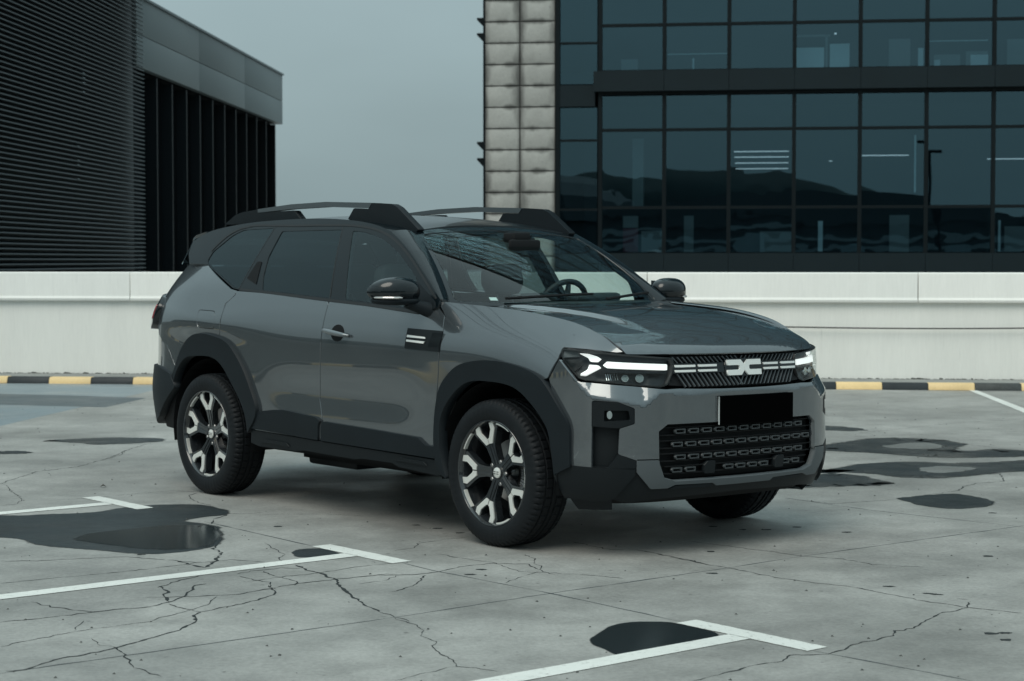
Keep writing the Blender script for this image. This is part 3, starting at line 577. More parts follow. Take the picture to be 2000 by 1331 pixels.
# ------------------------------------------------------------------ glazed office building on the right
BA = R(-8); BO = (.78, 33.5); OFF = empty('office_building', (BO[0], BO[1], 0), BA)
tag(OFF, 'dark glazed office building with stone edge behind the wall', 'office building')
def line_wear(m):
    t = m.node_tree; b = t.nodes['Principled BSDF']; n = t.nodes.new; l = t.links.new; g = n('ShaderNodeNewGeometry'); ns = n('ShaderNodeTexNoise'); ns.inputs['Scale'].default_value = 24; ns.inputs['Detail'].default_value = 9; ns.inputs['Roughness'].default_value = .8; l(g.outputs['Position'], ns.inputs['Vector'])
    r = n('ShaderNodeMapRange'); r.inputs['From Min'].default_value = .55; r.inputs['From Max'].default_value = .66; l(ns.outputs[0], r.inputs[0]); mx = n('ShaderNodeMix'); mx.data_type = 'RGBA'; src = b.inputs['Base Color'].links[0].from_socket; l(r.outputs[0], mx.inputs[0]); l(src, mx.inputs[6]); mx.inputs[7].default_value = (.36, .36, .34, 1); l(mx.outputs[2], b.inputs['Base Color'])
line_wear(LINEW)
PANE = glass('blue_solar_glass', (.29, .44, .52), refl=(.50, .84, 1.0), f0=.105, ior=1.5, wob=.0007, wscale=1.3)
PANEW = glass('wavy_solar_glass', (.29, .44, .52), refl=(.50, .84, 1.0), f0=.105, ior=1.5, wob=.0009, wscale=2.6)
def obox(name, x0, x1, y0, y1, z0, z1, m, parent=OFF, bev=0):
    b = MB(); b.box(x0, x1, y0, y1, z0, z1); return b.build(name, m, parent, bevel=bev)
ucol = [.792+1.1305*k for k in range(22)]; KV = 9; STOR = 3.205; rowz = [1.547, 2.334, 3.70, 4.318]
NS = 2; TOPZ = 38.0
def pane(x0, x1, z0, z1, m):
    t = random.gauss(0, .0016); t2 = random.gauss(0, .0016); y = .0
    dx = (x1-x0)/2; dz = (z1-z0)/2; vs = [(x, y+t*(x-(x0+dx))+t2*(z-(z0+dz)), z) for x, z in ((x0, z0), (x1, z0), (x1, z1), (x0, z1))]
    o = mesh_obj('window_pane', vs, [(0, 1, 2, 3)], m, OFF); return o
for s in range(NS):
    o = s*STOR
    for k in range(KV):
        for r in range(3): pane(ucol[k]+.028, ucol[k+1]-.028, rowz[r]+o+(.02 if r else .0), rowz[r+1]+o-.02, PANEW if (r == 0 or random.random() < .3) else PANE)
    lz = [1.53, 2.302, 3.525, 4.122] if s == 0 else [4.50+(s-1)*STOR, 5.24+(s-1)*STOR, 6.72+(s-1)*STOR, 7.33+(s-1)*STOR]
    for r in range(3): pane(.075, .735, lz[r]+.02, lz[r+1]-.02, PANE)
    for z in lz[1:3]: obox('transom', .04, .75, -.03, .05, z-.02, z+.02, FRAMEM)
    obox('spandrel', .0, .70, -.05, .10, lz[3], (4.50 if s == 0 else lz[3]+.375), DARKM)
    for z in (2.334, 3.70): obox('transom', .76, ucol[-1], -.035, .05, z+o-.026, z+o+.026, FRAMEM)
    obox('transom', .76, ucol[-1], -.035, .05, 4.318+o, 4.37+o, FRAMEM)
    # projecting band in panels
    for k in range(KV):
        a = ucol[k]-(.11 if k == 0 else 0)+.003; obox('spandrel_panel', a, ucol[k+1]-.003, -.17, .10, 4.372+o, 4.728+o, DARKM)
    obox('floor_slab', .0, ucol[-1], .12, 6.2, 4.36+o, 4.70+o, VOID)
    obox('sill_strip', .76, ucol[-1], -.03, .05, 4.73+o, 4.755+o, FRAMEM)
for k in range(len(ucol)-1): obox('base_panel', ucol[k]+.003, ucol[k+1]-.003, -.06, .10, .4, 1.53, DARKM)
obox('base_panel', .02, .78, -.05, .10, .4, 1.52, DARKM)
for k, u in enumerate(ucol): obox('mullion', u-.034, u+.034, -.05, .06, 1.52, TOPZ, FRAMEM)
obox('mullion', .0, .075, -.06, .08, .5, TOPZ, FRAMEM)
# upper storeys and the far end, above and beside the picture
for s in range(11):
    o = s*STOR; x0 = ucol[KV]+.03 if s < NS else .08
    mesh_obj('upper_glazing', [(x0, .0, 1.547+o), (ucol[-1], .0, 1.547+o), (ucol[-1], .0, 4.318+o), (x0, .0, 4.318+o)], [(0, 1, 2, 3)], PANE, OFF)
    obox('spandrel', x0, ucol[-1], -.17, .10, 4.372+o, 4.728+o, DARKM)
    for z in (2.334, 3.70): obox('transom', x0, ucol[-1], -.035, .05, z+o-.026, z+o+.026, FRAMEM)
    if s >= NS: obox('floor_slab', .0, ucol[-1], .12, 3.2, 4.36+o, 4.70+o, VOID)

obox('roof_parapet', -1.30, ucol[-1]+.1, -.10, 6.4, TOPZ, TOPZ+.6, DARKM)
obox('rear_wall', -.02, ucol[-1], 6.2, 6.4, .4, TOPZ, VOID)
obox('end_wall', ucol[-1], ucol[-1]+.2, .0, 6.4, .4, TOPZ, DARKM)
# rooms: back walls, cupboards, papers, ceiling lamps
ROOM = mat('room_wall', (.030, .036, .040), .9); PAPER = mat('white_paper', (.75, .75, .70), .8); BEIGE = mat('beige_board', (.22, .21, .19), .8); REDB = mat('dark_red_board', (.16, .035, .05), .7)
LAMPE = mat('ceiling_lamp', (.9, .9, .9), .5, emit=(1, 1, .97), estr=.9)
for s in range(NS):
    o = s*STOR
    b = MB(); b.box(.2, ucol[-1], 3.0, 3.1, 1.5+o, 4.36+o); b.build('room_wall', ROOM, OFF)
ORD = ['first', 'second', 'third', 'fourth', 'fifth', 'sixth', 'seventh', 'eighth']; seen = {}
ADJ = {'white_paper': 'pale', 'beige_board': 'beige', 'dark_red_board': 'dark red'}
def inroom(name, u0, u1, z0, z1, y, m, d=.04):
    o = obox(name, u0, u1, y, y+d, z0, z1, m, None); o.matrix_world = frame_at(BO, BA)
    k = min(7, max(0, int(((u0+u1)/2-.792)//1.1305))); key = (name, k, z0 > 4)
    lab = '%s %s behind the %s wide pane from the stone edge, %s floor' % (ADJ[m.name], name.replace('_', ' '), ORD[k], 'upper' if z0 > 4 else 'lower')
    if key in seen: lab += ', right one'; seen[key]['label'] = seen[key]['label'].replace(', right one', '')+', left one'
    seen[key] = o; tag(o, lab, 'office furniture', 'office things seen through the glass')
inroom('beige_board', 4.22, 4.70, 4.76, 5.14, .35, PAPER); inroom('beige_board', 4.80, 5.14, 4.76, 5.20, .35, PAPER); inroom('board_post', 4.72, 4.76, 4.76, 5.36, .33, BEIGE, .05); inroom('board_rail', 4.20, 4.80, 5.33, 5.36, .33, BEIGE, .05)
inroom('shelf_rail', 1.95, 3.02, 5.07, 5.085, .5, PAPER); inroom('shelf_post', 2.39, 2.42, 4.78, 5.0, .5, PAPER)
inroom('shelf_rail', 3.08, 4.15, 4.765, 4.785, .3, PAPER)
inroom('cabinet', 5.85, 6.22, 4.76, 5.33, .9, BEIGE); inroom('cabinet', 6.33, 6.42, 4.76, 5.12, .5, PAPER)
inroom('desk_rail', 6.47, 7.52, 5.23, 5.245, .5, PAPER); inroom('box_stack', 6.60, 7.05, 4.76, 5.0, .5, BEIGE); inroom('box_stack', 7.15, 7.52, 4.76, 5.05, .5, BEIGE); inroom('notice', 6.60, 6.70, 4.80, 4.90, .42, PAPER, .01); inroom('notice', 7.22, 7.52, 4.80, 4.98, .42, PAPER, .01)
inroom('cabinet', 7.85, 8.4, 4.76, 5.25, .5, BEIGE); inroom('door_frame', 1.10, 1.40, 4.76, 5.02, .7, BEIGE)
for i, z in enumerate((3.36, 3.29, 3.21, 3.13)): obox('ceiling_lamp', 3.12, 4.10, 1.0+i*.55, 1.05+i*.55, z, z+.012, LAMPE)
obox('ceiling_lamp', 6.28, 6.31, .5, .55, 2.6, 3.6, PAPER); obox('ceiling_lamp', 5.34, 6.25, 1.5, 1.55, 3.30, 3.312, LAMPE); obox('ceiling_lamp', 7.64, 8.6, 1.5, 1.55, 3.22, 3.232, LAMPE)
obox('ceiling_lamp', 4.82, 4.88, 1.2, 1.26, 3.19, 3.20, LAMPE); obox('ceiling_lamp', 4.90, 4.94, 1.2, 1.25, 5.47, 5.49, LAMPE)
inroom('red_board', 1.15, 1.42, 1.55, 1.98, .6, REDB); inroom('beige_board', 1.15, 1.42, 1.99, 2.20, .6, BEIGE); inroom('white_board', 1.48, 1.90, 1.55, 1.93, .6, BEIGE)
inroom('cabinet', 2.25, 2.42, 1.55, 2.20, .5, BEIGE); inroom('cabinet', 5.86, 6.20, 1.55, 2.20, .5, BEIGE); inroom('cabinet', 3.6, 4.15, 1.55, 1.92, .5, BEIGE); inroom('cabinet', 4.62, 4.70, 1.56, 2.1, .5, PAPER)
inroom('cabinet', 7.72, 7.76, 1.56, 2.1, .4, PAPER); inroom('cabinet', 7.85, 8.5, 1.56, 2.0, .6, BEIGE); inroom('pillar', 1.30, 1.50, 2.36, 3.6, .8, BEIGE, .2)
# stone edge: two columns of blocks
b = MB(); b.box(-1.27, -.01, .12, 6.3, .3, TOPZ); b.build('stone_core', VOID, OFF)
blk = None
for i in range(-3, 16):
    z = 2.233+.3782*i
    for c_ in (-.960, -.325):
        if blk is None:
            m_ = MB(); m_.box(-.306, .306, -.03, .12, -.180, .180); q = m_.build('stone_block', STONE, OFF, bevel=.006); blk = q.data
        else: q = bpy.data.objects.new('stone_block', blk); COL.objects.link(q); q.parent = OFF
        q.location = (c_, random.uniform(-.004, .004), z+.19); q.rotation_euler = (random.gauss(0, .002), random.gauss(0, .002), random.gauss(0, .002))
obox('stone_backing', -1.268, -.012, .02, .13, .8, TOPZ, mat('stone_joint', (.10, .10, .095), .9)); obox('corner_trim', -1.300, -1.272, -.05, .14, .5, TOPZ, FRAMEM)
for z in (5.72, 5.45, 3.52, 3.23):
    m_ = MB(); m_.add([(-1.30, 0, z), (-1.42, 0, z), (-1.42, 0, z-.035), (-1.33, 0, z-.13), (-1.30, 0, z-.16)]+[(-1.30, .25, z), (-1.42, .25, z), (-1.42, .25, z-.035), (-1.33, .25, z-.13), (-1.30, .25, z-.16)], [(0, 1, 2, 3, 4), (9, 8, 7, 6, 5)]+[(j, 5+j, 5+(j+1) % 5, (j+1) % 5) for j in range(5)]); m_.build('bracket', FRAMEM, OFF)
# ------------------------------------------------------------------ dark building on the left: louvred front and finned wing
KB = 1.06
LB = empty('louvred_building', (-6.13*KB, 22.5*KB, -.084), R(90)-math.atan(.0518)); LB.scale = (KB, KB, KB); tag(LB, 'dark building with horizontal metal louvres at the left edge of the picture', 'building')
# local x runs away from the camera along the front, local y to the left
b = MB(); b.box(-.78, 7.03, .16, 6.0, .3, 7.4); b.build('core', DARKM, LB)
lv = None; nl = 0
for i in range(96):
    z = 1.02+i*.0640
    if lv is None:
        m_ = MB(); pr = [(.0, .0), (-.012, .006), (-.004, .022), (.075, .046), (.085, .040)]; k = len(pr)
        vs = [(x, y, z_) for x in (-.8, 7.02) for y, z_ in pr]; m_.add(vs, [tuple(range(k)), tuple(range(k, 2*k))[::-1]]+[(j, k+j, k+(j+1) % k, (j+1) % k) for j in range(k)]); q = m_.build('louvre', LOUV, LB); lv = q.data
    else: q = bpy.data.objects.new('louvre', lv); COL.objects.link(q); q.parent = LB
    q.location.z = z
CLIP = mat('louvre_clip', (.30, .36, .38), .35, metal=.6); m_ = MB()
for i in range(96):
    z = 1.02+i*.0640
    m_.box(6.99, 7.03, -.016, .004, z+.008, z+.018)
for x, zs in ((6.55, range(58, 94)), (1.2, range(60, 70)), (3.4, range(62, 80)), (2.7, range(66, 84)), (4.9, range(60, 72)), (3.6, range(36, 50)), (3.3, range(20, 33))):
    for i in zs:
        if random.random() < .45: m_.box(x, x+.10, -.016, .0, 1.02+i*.064+.02, 1.02+i*.064+.030)
m_.build('louvre_clips', CLIP, LB)['kind'] = 'stuff'
FB = empty('finned_wing', (-5.86*KB, 30.0*KB, -.084), R(90)-math.atan(.0585)); FB.scale = (KB, KB, KB); tag(FB, 'grey fascia wing with dark vertical fins beside the louvred building', 'building')
for (z0, z1) in ((4.448, 4.955), (4.965, 5.535)):
    for x0, x1 in ((-.4, 4.0), (4.01, 8.1), (8.11, 12.3)):
        b = MB(); b.box(x0, x1, 0, .12, z0, z1); b.build('fascia_panel', FASC, FB, bevel=.004)
b = MB(); b.box(-.45, 12.34, -.03, .3, 5.535, 5.575); b.build('fascia_cap', mat('cap_metal', (.10, .125, .135), .4, metal=.4), FB)
b = MB(); b.box(-.4, 12.30, .121, 5.0, 4.46, 5.53); b.build('roof_core', VOID, FB)
b = MB(); b.box(12.18, 12.31, .121, 5.0, 4.448, 5.535); b.build('fascia_end', FASC, FB)
b = MB(); b.box(-.4, 12.1, .24, 5.0, .2, 4.46); b.build('recessed_wall', VOID, FB)
b = MB(); b.box(-.2, .0, .1, 5, .2, 5.4); b.build('return_wall', VOID, FB)
for i in range(11):
    b = MB(); x = 1.1+i*1.06; b.box(x, x+.06, .06, .24, .2, 4.40); b.build('fin', FINM, FB)
# ------------------------------------------------------------------ surroundings outside the picture, mirrored in glass and paint
HILLM = mat('hill_wood', (.028, .042, .040), .9, var=.35, vscale=.05)
def ridge(name, pts_fn, n=220):
    vs = []; fs = []
    for i in range(n+1):
        x, y, h = pts_fn(i/n); l = math.hypot(x, y); vs += [(x, y, -2), (x*.97, y*.97, h*.55), (x, y, h), (x*1.25, y*1.25, h*.9), (x*1.5, y*1.5, -2)]
    for i in range(n):
        for k in range(4): fs.append((5*i+k, 5*i+k+1, 5*i+5+k+1, 5*i+5+k))
    o = mesh_obj(name, vs, fs, HILLM, None, smooth=True); o['kind'] = 'structure'; return o
def hill_fn(t):
    a = R(110)+t*R(320); r = 290; x, y = r*math.sin(a-math.pi*.0), r*math.cos(a)
    h = 21+6*math.sin(a*3.1+.4)+5*math.sin(a*7.3+1)+2.2*math.sin(a*17+2)+1.0*math.sin(a*43)+.5*math.sin(a*97); return x, y, max(4, h)*(1 if math.cos(a) < .6 else .12)
ridge('hills', lambda t: hill_fn(t))
CORR = mat('pale_cladding', (.22, .25, .26), .5); CORD = mat('dark_cladding', (.03, .04, .045), .6); ROOFD = mat('dark_roof', (.04, .048, .052), .7)
def shed(x, y, w, d, h, gable, lab, rz=0, dome=False):
    B = empty('warehouse', (x, y, 0), rz); tag(B, lab, 'building')
    b = MB(); b.box(-w/2, w/2, -d/2, d/2, 0, h); b.build('wall', CORD, B)
    n = int(h/.5)
    for i in range(n):
        b = MB(); b.box(-w/2, w/2, d/2, d/2+.06, i*.5+.02, i*.5+.28); b.build('cladding_rib', CORR, B)
    prof = [(-w/2-.3, h)]+[(-w/2*math.cos(math.pi*k/10), h+gable*(math.sin(math.pi*k/10)**.7 if dome else 1-abs(1-k/5))) for k in range(11)]+[(w/2+.3, h)]
    k = len(prof); vs = [(px_, yy, pz) for yy in (-d/2-.2, d/2+.2) for px_, pz in prof]; b = MB(); b.add(vs, [tuple(range(k)), tuple(range(k, 2*k))[::-1]]+[(j, k+j, k+(j+1) % k, (j+1) % k) for j in range(k)]); b.build('roof', ROOFD, B)
    for i in range(int(w/5)):
        b = MB(); b.box(-w/2+2+i*5, -w/2+3.4+i*5, d/2+.07, d/2+.12, .9, 2.3); b.build('window', mat('shed_window', (.25, .3, .32), .15, spec=.6), B)
shed(-2, -34, 22, 12, 3.3, 1.6, 'low ribbed warehouse behind the photographer, seen only mirrored in the glass')
shed(-24, -40, 18, 14, 3.6, 3.4, 'round roofed hall behind the photographer, seen only mirrored in the glass', R(6), True)
shed(14, -38, 14, 10, 2.6, 2.6, 'gabled shed behind the photographer at right, seen only mirrored in the glass', R(-5))
LP = empty('street_lamp', (4.1, -20, 0)); tag(LP, 'tall street lamp behind the photographer, seen only mirrored in the glass', 'street lamp')
b = MB(); b.tube([(0, 0, 0), (0, 0, 3), (0, 0, 6.5)], [.11, .09, .06], 10); b.build('pole', FRAMEM, LP, smooth=True)
b = MB(); b.box(-.7, .5, -.12, .12, 6.45, 6.58); b.build('lamp_head', FRAMEM, LP, bevel=.03)
# overhead line on the left, outside the picture (its wires are mirrored in the side glass)
for i, (x, y) in enumerate(((-13.0, -14.0), (-12.0, 34.0))):
    PP = empty('power_pole', (x, y, 0)); tag(PP, ['nearer', 'farther'][i]+' power pole left of the deck outside the picture, mirrored in the car', 'pole')
    b = MB(); b.tube([(0, 0, 0), (0, 0, 13.5)], [.16, .10], 10); b.build('pole', FRAMEM, PP, smooth=True)
    for z in (11.2, 12.8):
        b = MB(); b.box(-1.3, 1.3, -.06, .06, z-.06, z+.06); b.build('crossarm', FRAMEM, PP)
for k, (dx, z) in enumerate(((-1.2, 11.3), (0.2, 11.3), (1.2, 11.3), (-1.0, 12.9), (1.0, 12.9))):
    pts = [(-13+dx+1.0*t, -14+48*t, z-3.2*t*(1-t)) for t in np.linspace(0, 1, 30)]
    m_ = MB(); m_.tube(pts, .04, 5); tag(m_.build('power_line', FRAMEM, None, smooth=True), ['lower left', 'lower middle', 'lower right', 'upper left', 'upper right'][k]+' overhead wire beside the deck, mirrored in the side windows', 'wire', 'overhead wires mirrored in the side windows')
# ------------------------------------------------------------------ car panels
CAR = None
SH = .009      # the body leans a little on its springs
def c2l(P): return np.stack([P[:, 0], -P[:, 1], P[:, 2]+SH*P[:, 1]], 1)
REF = np.array([-1.4, 0, .85])
def panel(name, parent, material, outline, surf, holes=(), h=.03, depth=.018, feats=(), sides='R', back=False, ref=None, lift=0.0, loc=None):
    V, F, loops = triangulate(outline, holes, h, feats); e = 2e-3; res = []
    def ev(uv):
        P = surf(uv); du = surf(uv+[e, 0])-surf(uv-[e, 0]); dv = surf(uv+[0, e])-surf(uv-[0, e])
        n = np.cross(du, dv); n /= np.linalg.norm(n, axis=1)[:, None]+1e-12
        return P, n
    P, n = ev(V); sg = 1.0
    rf = REF if ref is None else np.array(ref)
    if np.sum(n*(P-rf)) < 0: sg = -1.0
    n = n*sg; P = P+n*lift
    # winding
    a = np.cross(P[F[:, 1]]-P[F[:, 0]], P[F[:, 2]]-P[F[:, 0]])
    flip = np.sum(a*n[F[:, 0]], 1) < 0; F = F.copy(); F[flip] = F[flip][:, ::-1]
    VS, NS, FS = [P], [n], [F]; b = len(P)
    for lp in loops:
        p, m = ev(lp); m = m*sg; p = p+m*lift; k = len(lp)
        tu = np.roll(lp, -1, 0)-np.roll(lp, 1, 0); tu /= np.linalg.norm(tu, axis=1)[:, None]+1e-12
        A = np.sum(lp[:, 0]*np.roll(lp[:, 1], -1)-np.roll(lp[:, 0], -1)*lp[:, 1])
        so = (1 if A > 0 else -1)*(1 if lp is loops[0] else -1)
        on = surf(lp+np.stack([tu[:, 1], -tu[:, 0]], 1)*so*1e-3)-surf(lp)
        on = on-m*np.sum(on*m, 1)[:, None]; on /= np.linalg.norm(on, axis=1)[:, None]+1e-12
        VS += [p, p-m*depth]; nb = on*.8+m*.6; NS += [nb/np.linalg.norm(nb, axis=1)[:, None], on]
        i = np.arange(k); j = (i+1) % k
        q4 = np.stack([b+i, b+j, b+k+j, b+k+i], 1)
        fa = np.cross(p[j]-p[i], -m[i]); 
        fl = np.sum(fa*on[i], 1) < 0; q4[fl] = q4[fl][:, ::-1]
        FS.append(q4); b += 2*k
    if back:
        VS.append(P-n*depth); NS.append(-n); FS.append(F[:, ::-1]+b); b += len(P)
    Vv = np.concatenate(VS); Nn = np.concatenate(NS); FL = [tuple(f) for fs in FS for f in fs]
    for sd in sides:
        v, m = Vv.copy(), Nn.copy(); fl = FL
        if sd == 'L': v[:, 1] *= -1; m[:, 1] *= -1; fl = [f[::-1] for f in FL]
        v = c2l(v); m = np.stack([m[:, 0], -m[:, 1], m[:, 2]], 1); fl = [f[::-1] for f in fl]   # y flip of c2l
        par = parent[sd] if isinstance(parent, dict) else parent
        res.append(mesh_obj(name, v, fl, material, par, normals=m))
    return res
S_side = lambda ex=0.0: (lambda uv: np.stack([uv[:, 0], side_w(uv[:, 0], uv[:, 1])+ex, uv[:, 1]], 1))
S_glass = lambda ex=0.0: (lambda uv: np.stack([uv[:, 0], glass_w(uv[:, 0], uv[:, 1])+ex, uv[:, 1]], 1))
S_front = lambda ex=0.0: (lambda uv: front_p(uv[:, 0], uv[:, 1], ex))
S_rear = lambda ex=0.0: (lambda uv: rear_p(uv[:, 0], uv[:, 1], ex))
S_hood = lambda uv: np.stack([uv[:, 0], uv[:, 1], hood_z(uv[:, 0], uv[:, 1])], 1)
S_roof = lambda ex=0.0: (lambda uv: np.stack([uv[:, 0], uv[:, 1], roof_z(uv[:, 0], uv[:, 1])+ex], 1))
S_screen = lambda uv: screen_p(uv[:, 0]/.66, uv[:, 1]/.64)
def S_flat(w): return lambda uv: np.stack([uv[:, 0], 0*uv[:, 0]+w, uv[:, 1]], 1)
RL = 'RL'
# ------------------------------------------------------------------ car materials
def paint_mat(name, base, rough, metal):
    m = mat(name, base, rough, metal, coat=1.0, spec=.4, coat_r=.02); m.node_tree.nodes['Principled BSDF'].inputs['Coat IOR'].default_value = 1.85
    t = m.node_tree; b = t.nodes['Principled BSDF']
    # fine metallic flake and a thin film of road dust low down on the panels
    tcn = t.nodes.new('ShaderNodeTexCoord'); nn = t.nodes.new('ShaderNodeTexNoise'); nn.inputs['Scale'].default_value = 900; nn.inputs['Detail'].default_value = 1
    mr = t.nodes.new('ShaderNodeMapRange'); mr.inputs['From Min'].default_value = .3; mr.inputs['From Max'].default_value = .7; mr.inputs['To Min'].default_value = .86; mr.inputs['To Max'].default_value = 1.14
    vm = t.nodes.new('ShaderNodeVectorMath'); vm.operation = 'SCALE'; vm.inputs[0].default_value = base
    t.links.new(tcn.outputs['Object'], nn.inputs['Vector']); t.links.new(nn.outputs[0], mr.inputs[0]); t.links.new(mr.outputs[0], vm.inputs['Scale']); t.links.new(vm.outputs[0], b.inputs['Base Color'])
    n2 = t.nodes.new('ShaderNodeTexNoise'); n2.inputs['Scale'].default_value = 3; n2.inputs['Detail'].default_value = 7
    m3 = t.nodes.new('ShaderNodeMapRange'); m3.inputs['From Min'].default_value = .35; m3.inputs['From Max'].default_value = .75; m3.inputs['To Min'].default_value = .015; m3.inputs['To Max'].default_value = .07
    t.links.new(tcn.outputs['Object'], n2.inputs['Vector']); t.links.new(n2.outputs[0], m3.inputs[0]); t.links.new(m3.outputs[0], b.inputs['Coat Roughness'])
    return m
PAINT = paint_mat('grey_metallic_paint', (.080, .094, .103), .22, .5)
GLOSS = mat('gloss_black', (.003, .006, .008), .25, coat=.75, spec=.2)
FRAMEG = mat('satin_black_frame', (.003, .0065, .009), .3, coat=.35, spec=.15)
CLAD = mat('black_grained_plastic', (.0085, .0125, .0155), .50, spec=.2, bump=.12, bscale=700, var=.15, vscale=5)
CLAD2 = mat('dark_bumper_plastic', (.0085, .0115, .0135), .46, spec=.2, bump=.08, bscale=700)
SKID = mat('grey_skid_plastic', (.085, .098, .105), .45, spec=.3, bump=.06, bscale=600)
BLACK = mat('matt_black', (.006, .007, .008), .7, spec=.25)
SEAL = mat('black_seal', (.008, .009, .010), .5)
RUBBER = mat('tyre_rubber', (.0085, .0105, .0125), .58, spec=.2, var=.25, vscale=9, bump=.15, bscale=260)
RIMD = mat('dark_gloss_rim', (.016, .019, .022), .22, coat=1)
MACH = mat('machined_aluminium', (.80, .80, .76), .32, metal=.35, spec=.6)
CHROME = mat('chrome', (.75, .77, .78), .12, metal=1)
DISC = mat('brake_disc_steel', (.30, .30, .30), .35, metal=.9)
WHITE = mat('white_badge', (.78, .80, .78), .35)
DRLM = mat('running_light', (.8, .82, .8), .3, emit=(1, 1, .97), estr=.75)
HOUSE = mat('lamp_housing', (.012, .016, .020), .35, spec=.3)
REFL = mat('lamp_reflector', (.55, .58, .60), .12, metal=1)
RED = mat('red_lamp_lens', (.26, .012, .018), .12, coat=1)
PLATE = mat('black_plate', (.0008, .0009, .001), .9, spec=.02)
FABRIC = mat('seat_fabric', (.040, .050, .055), .85, spec=.2, bump=.2, bscale=300)
DASH = mat('dashboard_plastic', (.035, .042, .046), .6, bump=.1, bscale=500)
LINER = mat('cabin_lining', (.05, .056, .058), .9)
RAILM = mat('grey_rail_metal', (.095, .115, .125), .42, metal=.4)
CLEAR = glass('clear_glass', (.80, .90, .88), ior=1.50)
SCREEN = glass('windscreen_glass', (.72, .84, .82), ior=1.55)
PRIV = glass('privacy_glass', (.10, .14, .15), refl=(.80, .95, 1.0), ior=1.50)
DOORG = glass('door_glass', (.74, .84, .83), refl=(.85, .97, 1.0), ior=1.55)
LENS = glass('lamp_lens', (.90, .94, .94), ior=1.38)

# ------------------------------------------------------------------ the car
YAWC = .69649
CAR = empty('parked_car', (.5737, 9.7138, 0), YAWC-math.pi/2)
tag(CAR, 'dark grey metallic off-road car with roof rails standing across the parking bays', 'car')
G = .0045      # half a shut line
def off_x(pts, d): return [(x+d, z) for x, z in pts]
hood_line = [(-.529, 1.19), (-.135, 1.169), (.126, 1.148), (.313, 1.1215), (.446, 1.0915), (.538, 1.0575), (.637, 1.011), (.700, .974)]
hoodc = crv(hood_line)
def zlow(pts, d): return [(x, z-d) for x, z in pts]
arF = crv(F_ARCH_O, 3); arFi = crv(F_ARCH_I, 3); arR = crv(R_ARCH_O, 3); arRi = crv(R_ARCH_I, 3)
arFm = [(x*.55, .36+(z-.36)*1.0-.02) for x, z in F_ARCH_O]
def shrink(pts, cx, cz, d):
    o = []
    for x, z in pts:
        l = math.hypot(x-cx, z-cz); o.append((cx+(x-cx)*(l-d)/l, cz+(z-cz)*(l-d)/l))
    return o
# front wing
fa = [p for p in shrink(F_ARCH_O, 0, .40, .035) if p[1] > .69 and p[0] < .39]
fender = [(-.500, 1.178), (-.493, 1.158)]+off_x(F_SHUT[1:5], G)+[(-.44, .70)]+fa+[(.402, .842), (.436, .934), (.432, .976), (.438, .986), (.554, .979), (.68, .967)]+zlow(hoodc[::-1], .004)
front_wing = panel('front_wing', CAR, PAINT, fender, S_side(), h=.022, sides=RL)
# doors
fdoor = [B_SHUT[0]]+[(x+G, z) for x, z in crv(B_SHUT[1:5], 4)]+[(-1.470, .52), (-1.49, .486), (-1.495, .405), (-.46, .389), (-.455, .53)]+off_x(F_SHUT[1:6], -G)[::-1]+[(-.503, 1.150), (-.66, 1.121), (-1.125, 1.151)]
DOOR_F = dict(zip(RL, panel('front_door', CAR, PAINT, fdoor, S_side(), h=.022, sides=RL)))
ra = [p for p in shrink(R_ARCH_O, -2.702, .40, .035) if p[0] > -2.57]
rdoor = [(-1.477-2*G, 1.168)]+[(x-G, z) for x, z in crv(B_SHUT[1:5], 4)]+[(-1.477, .52), (-1.499, .486), (-1.503, .405), (-2.20, .418), (-2.15, .53)]+ra[::-1][2:]+off_x(R_SHUT[:4], G)[::-1]+[(-2.44, 1.214), (-2.187, 1.206)]
DOOR_R = dict(zip(RL, panel('rear_door', CAR, PAINT, rdoor, S_side(), h=.022, sides=RL)))
# rear quarter
rq = [p for p in shrink(R_ARCH_O, -2.702, .40, .035) if p[0] <= -2.56]
quarter = [(-2.448-G, 1.217), (-2.52, 1.226), (-2.91, 1.366), (-2.93, 1.372), (-3.238, 1.374), (-3.31, 1.27), (-3.365, 1.19), (-3.40, 1.05), (-3.36, .93), (-3.20, .84), (-3.10, .70)]+rq[1:]+[(-2.545-G, .92)]+off_x(R_SHUT[:4], -G)[::-1]
flap = rp([(-2.80, 1.10), (-2.60, 1.095), (-2.585, .985), (-2.785, .99)], .03)
panel('rear_quarter', CAR, PAINT, quarter, S_side(), holes=[flap], h=.024, sides=RL)
panel('flap_recess', CAR, BLACK, [(-2.88, 1.15), (-2.55, 1.15), (-2.55, .96), (-2.88, .96)], S_side(-.014), h=.06, depth=.002, sides='R')
flap_in = rp([(-2.796, 1.096), (-2.604, 1.091), (-2.589, .989), (-2.781, .994)], .028)
panel('fuel_flap', CAR, PAINT, flap_in, S_side(), h=.025, sides='R')
flap_l = rp([(-2.80, 1.10), (-2.60, 1.095), (-2.585, .985), (-2.785, .99)], .03)
panel('fuel_flap_blank', CAR, PAINT, flap_l, S_side(), h=.025, sides='L')
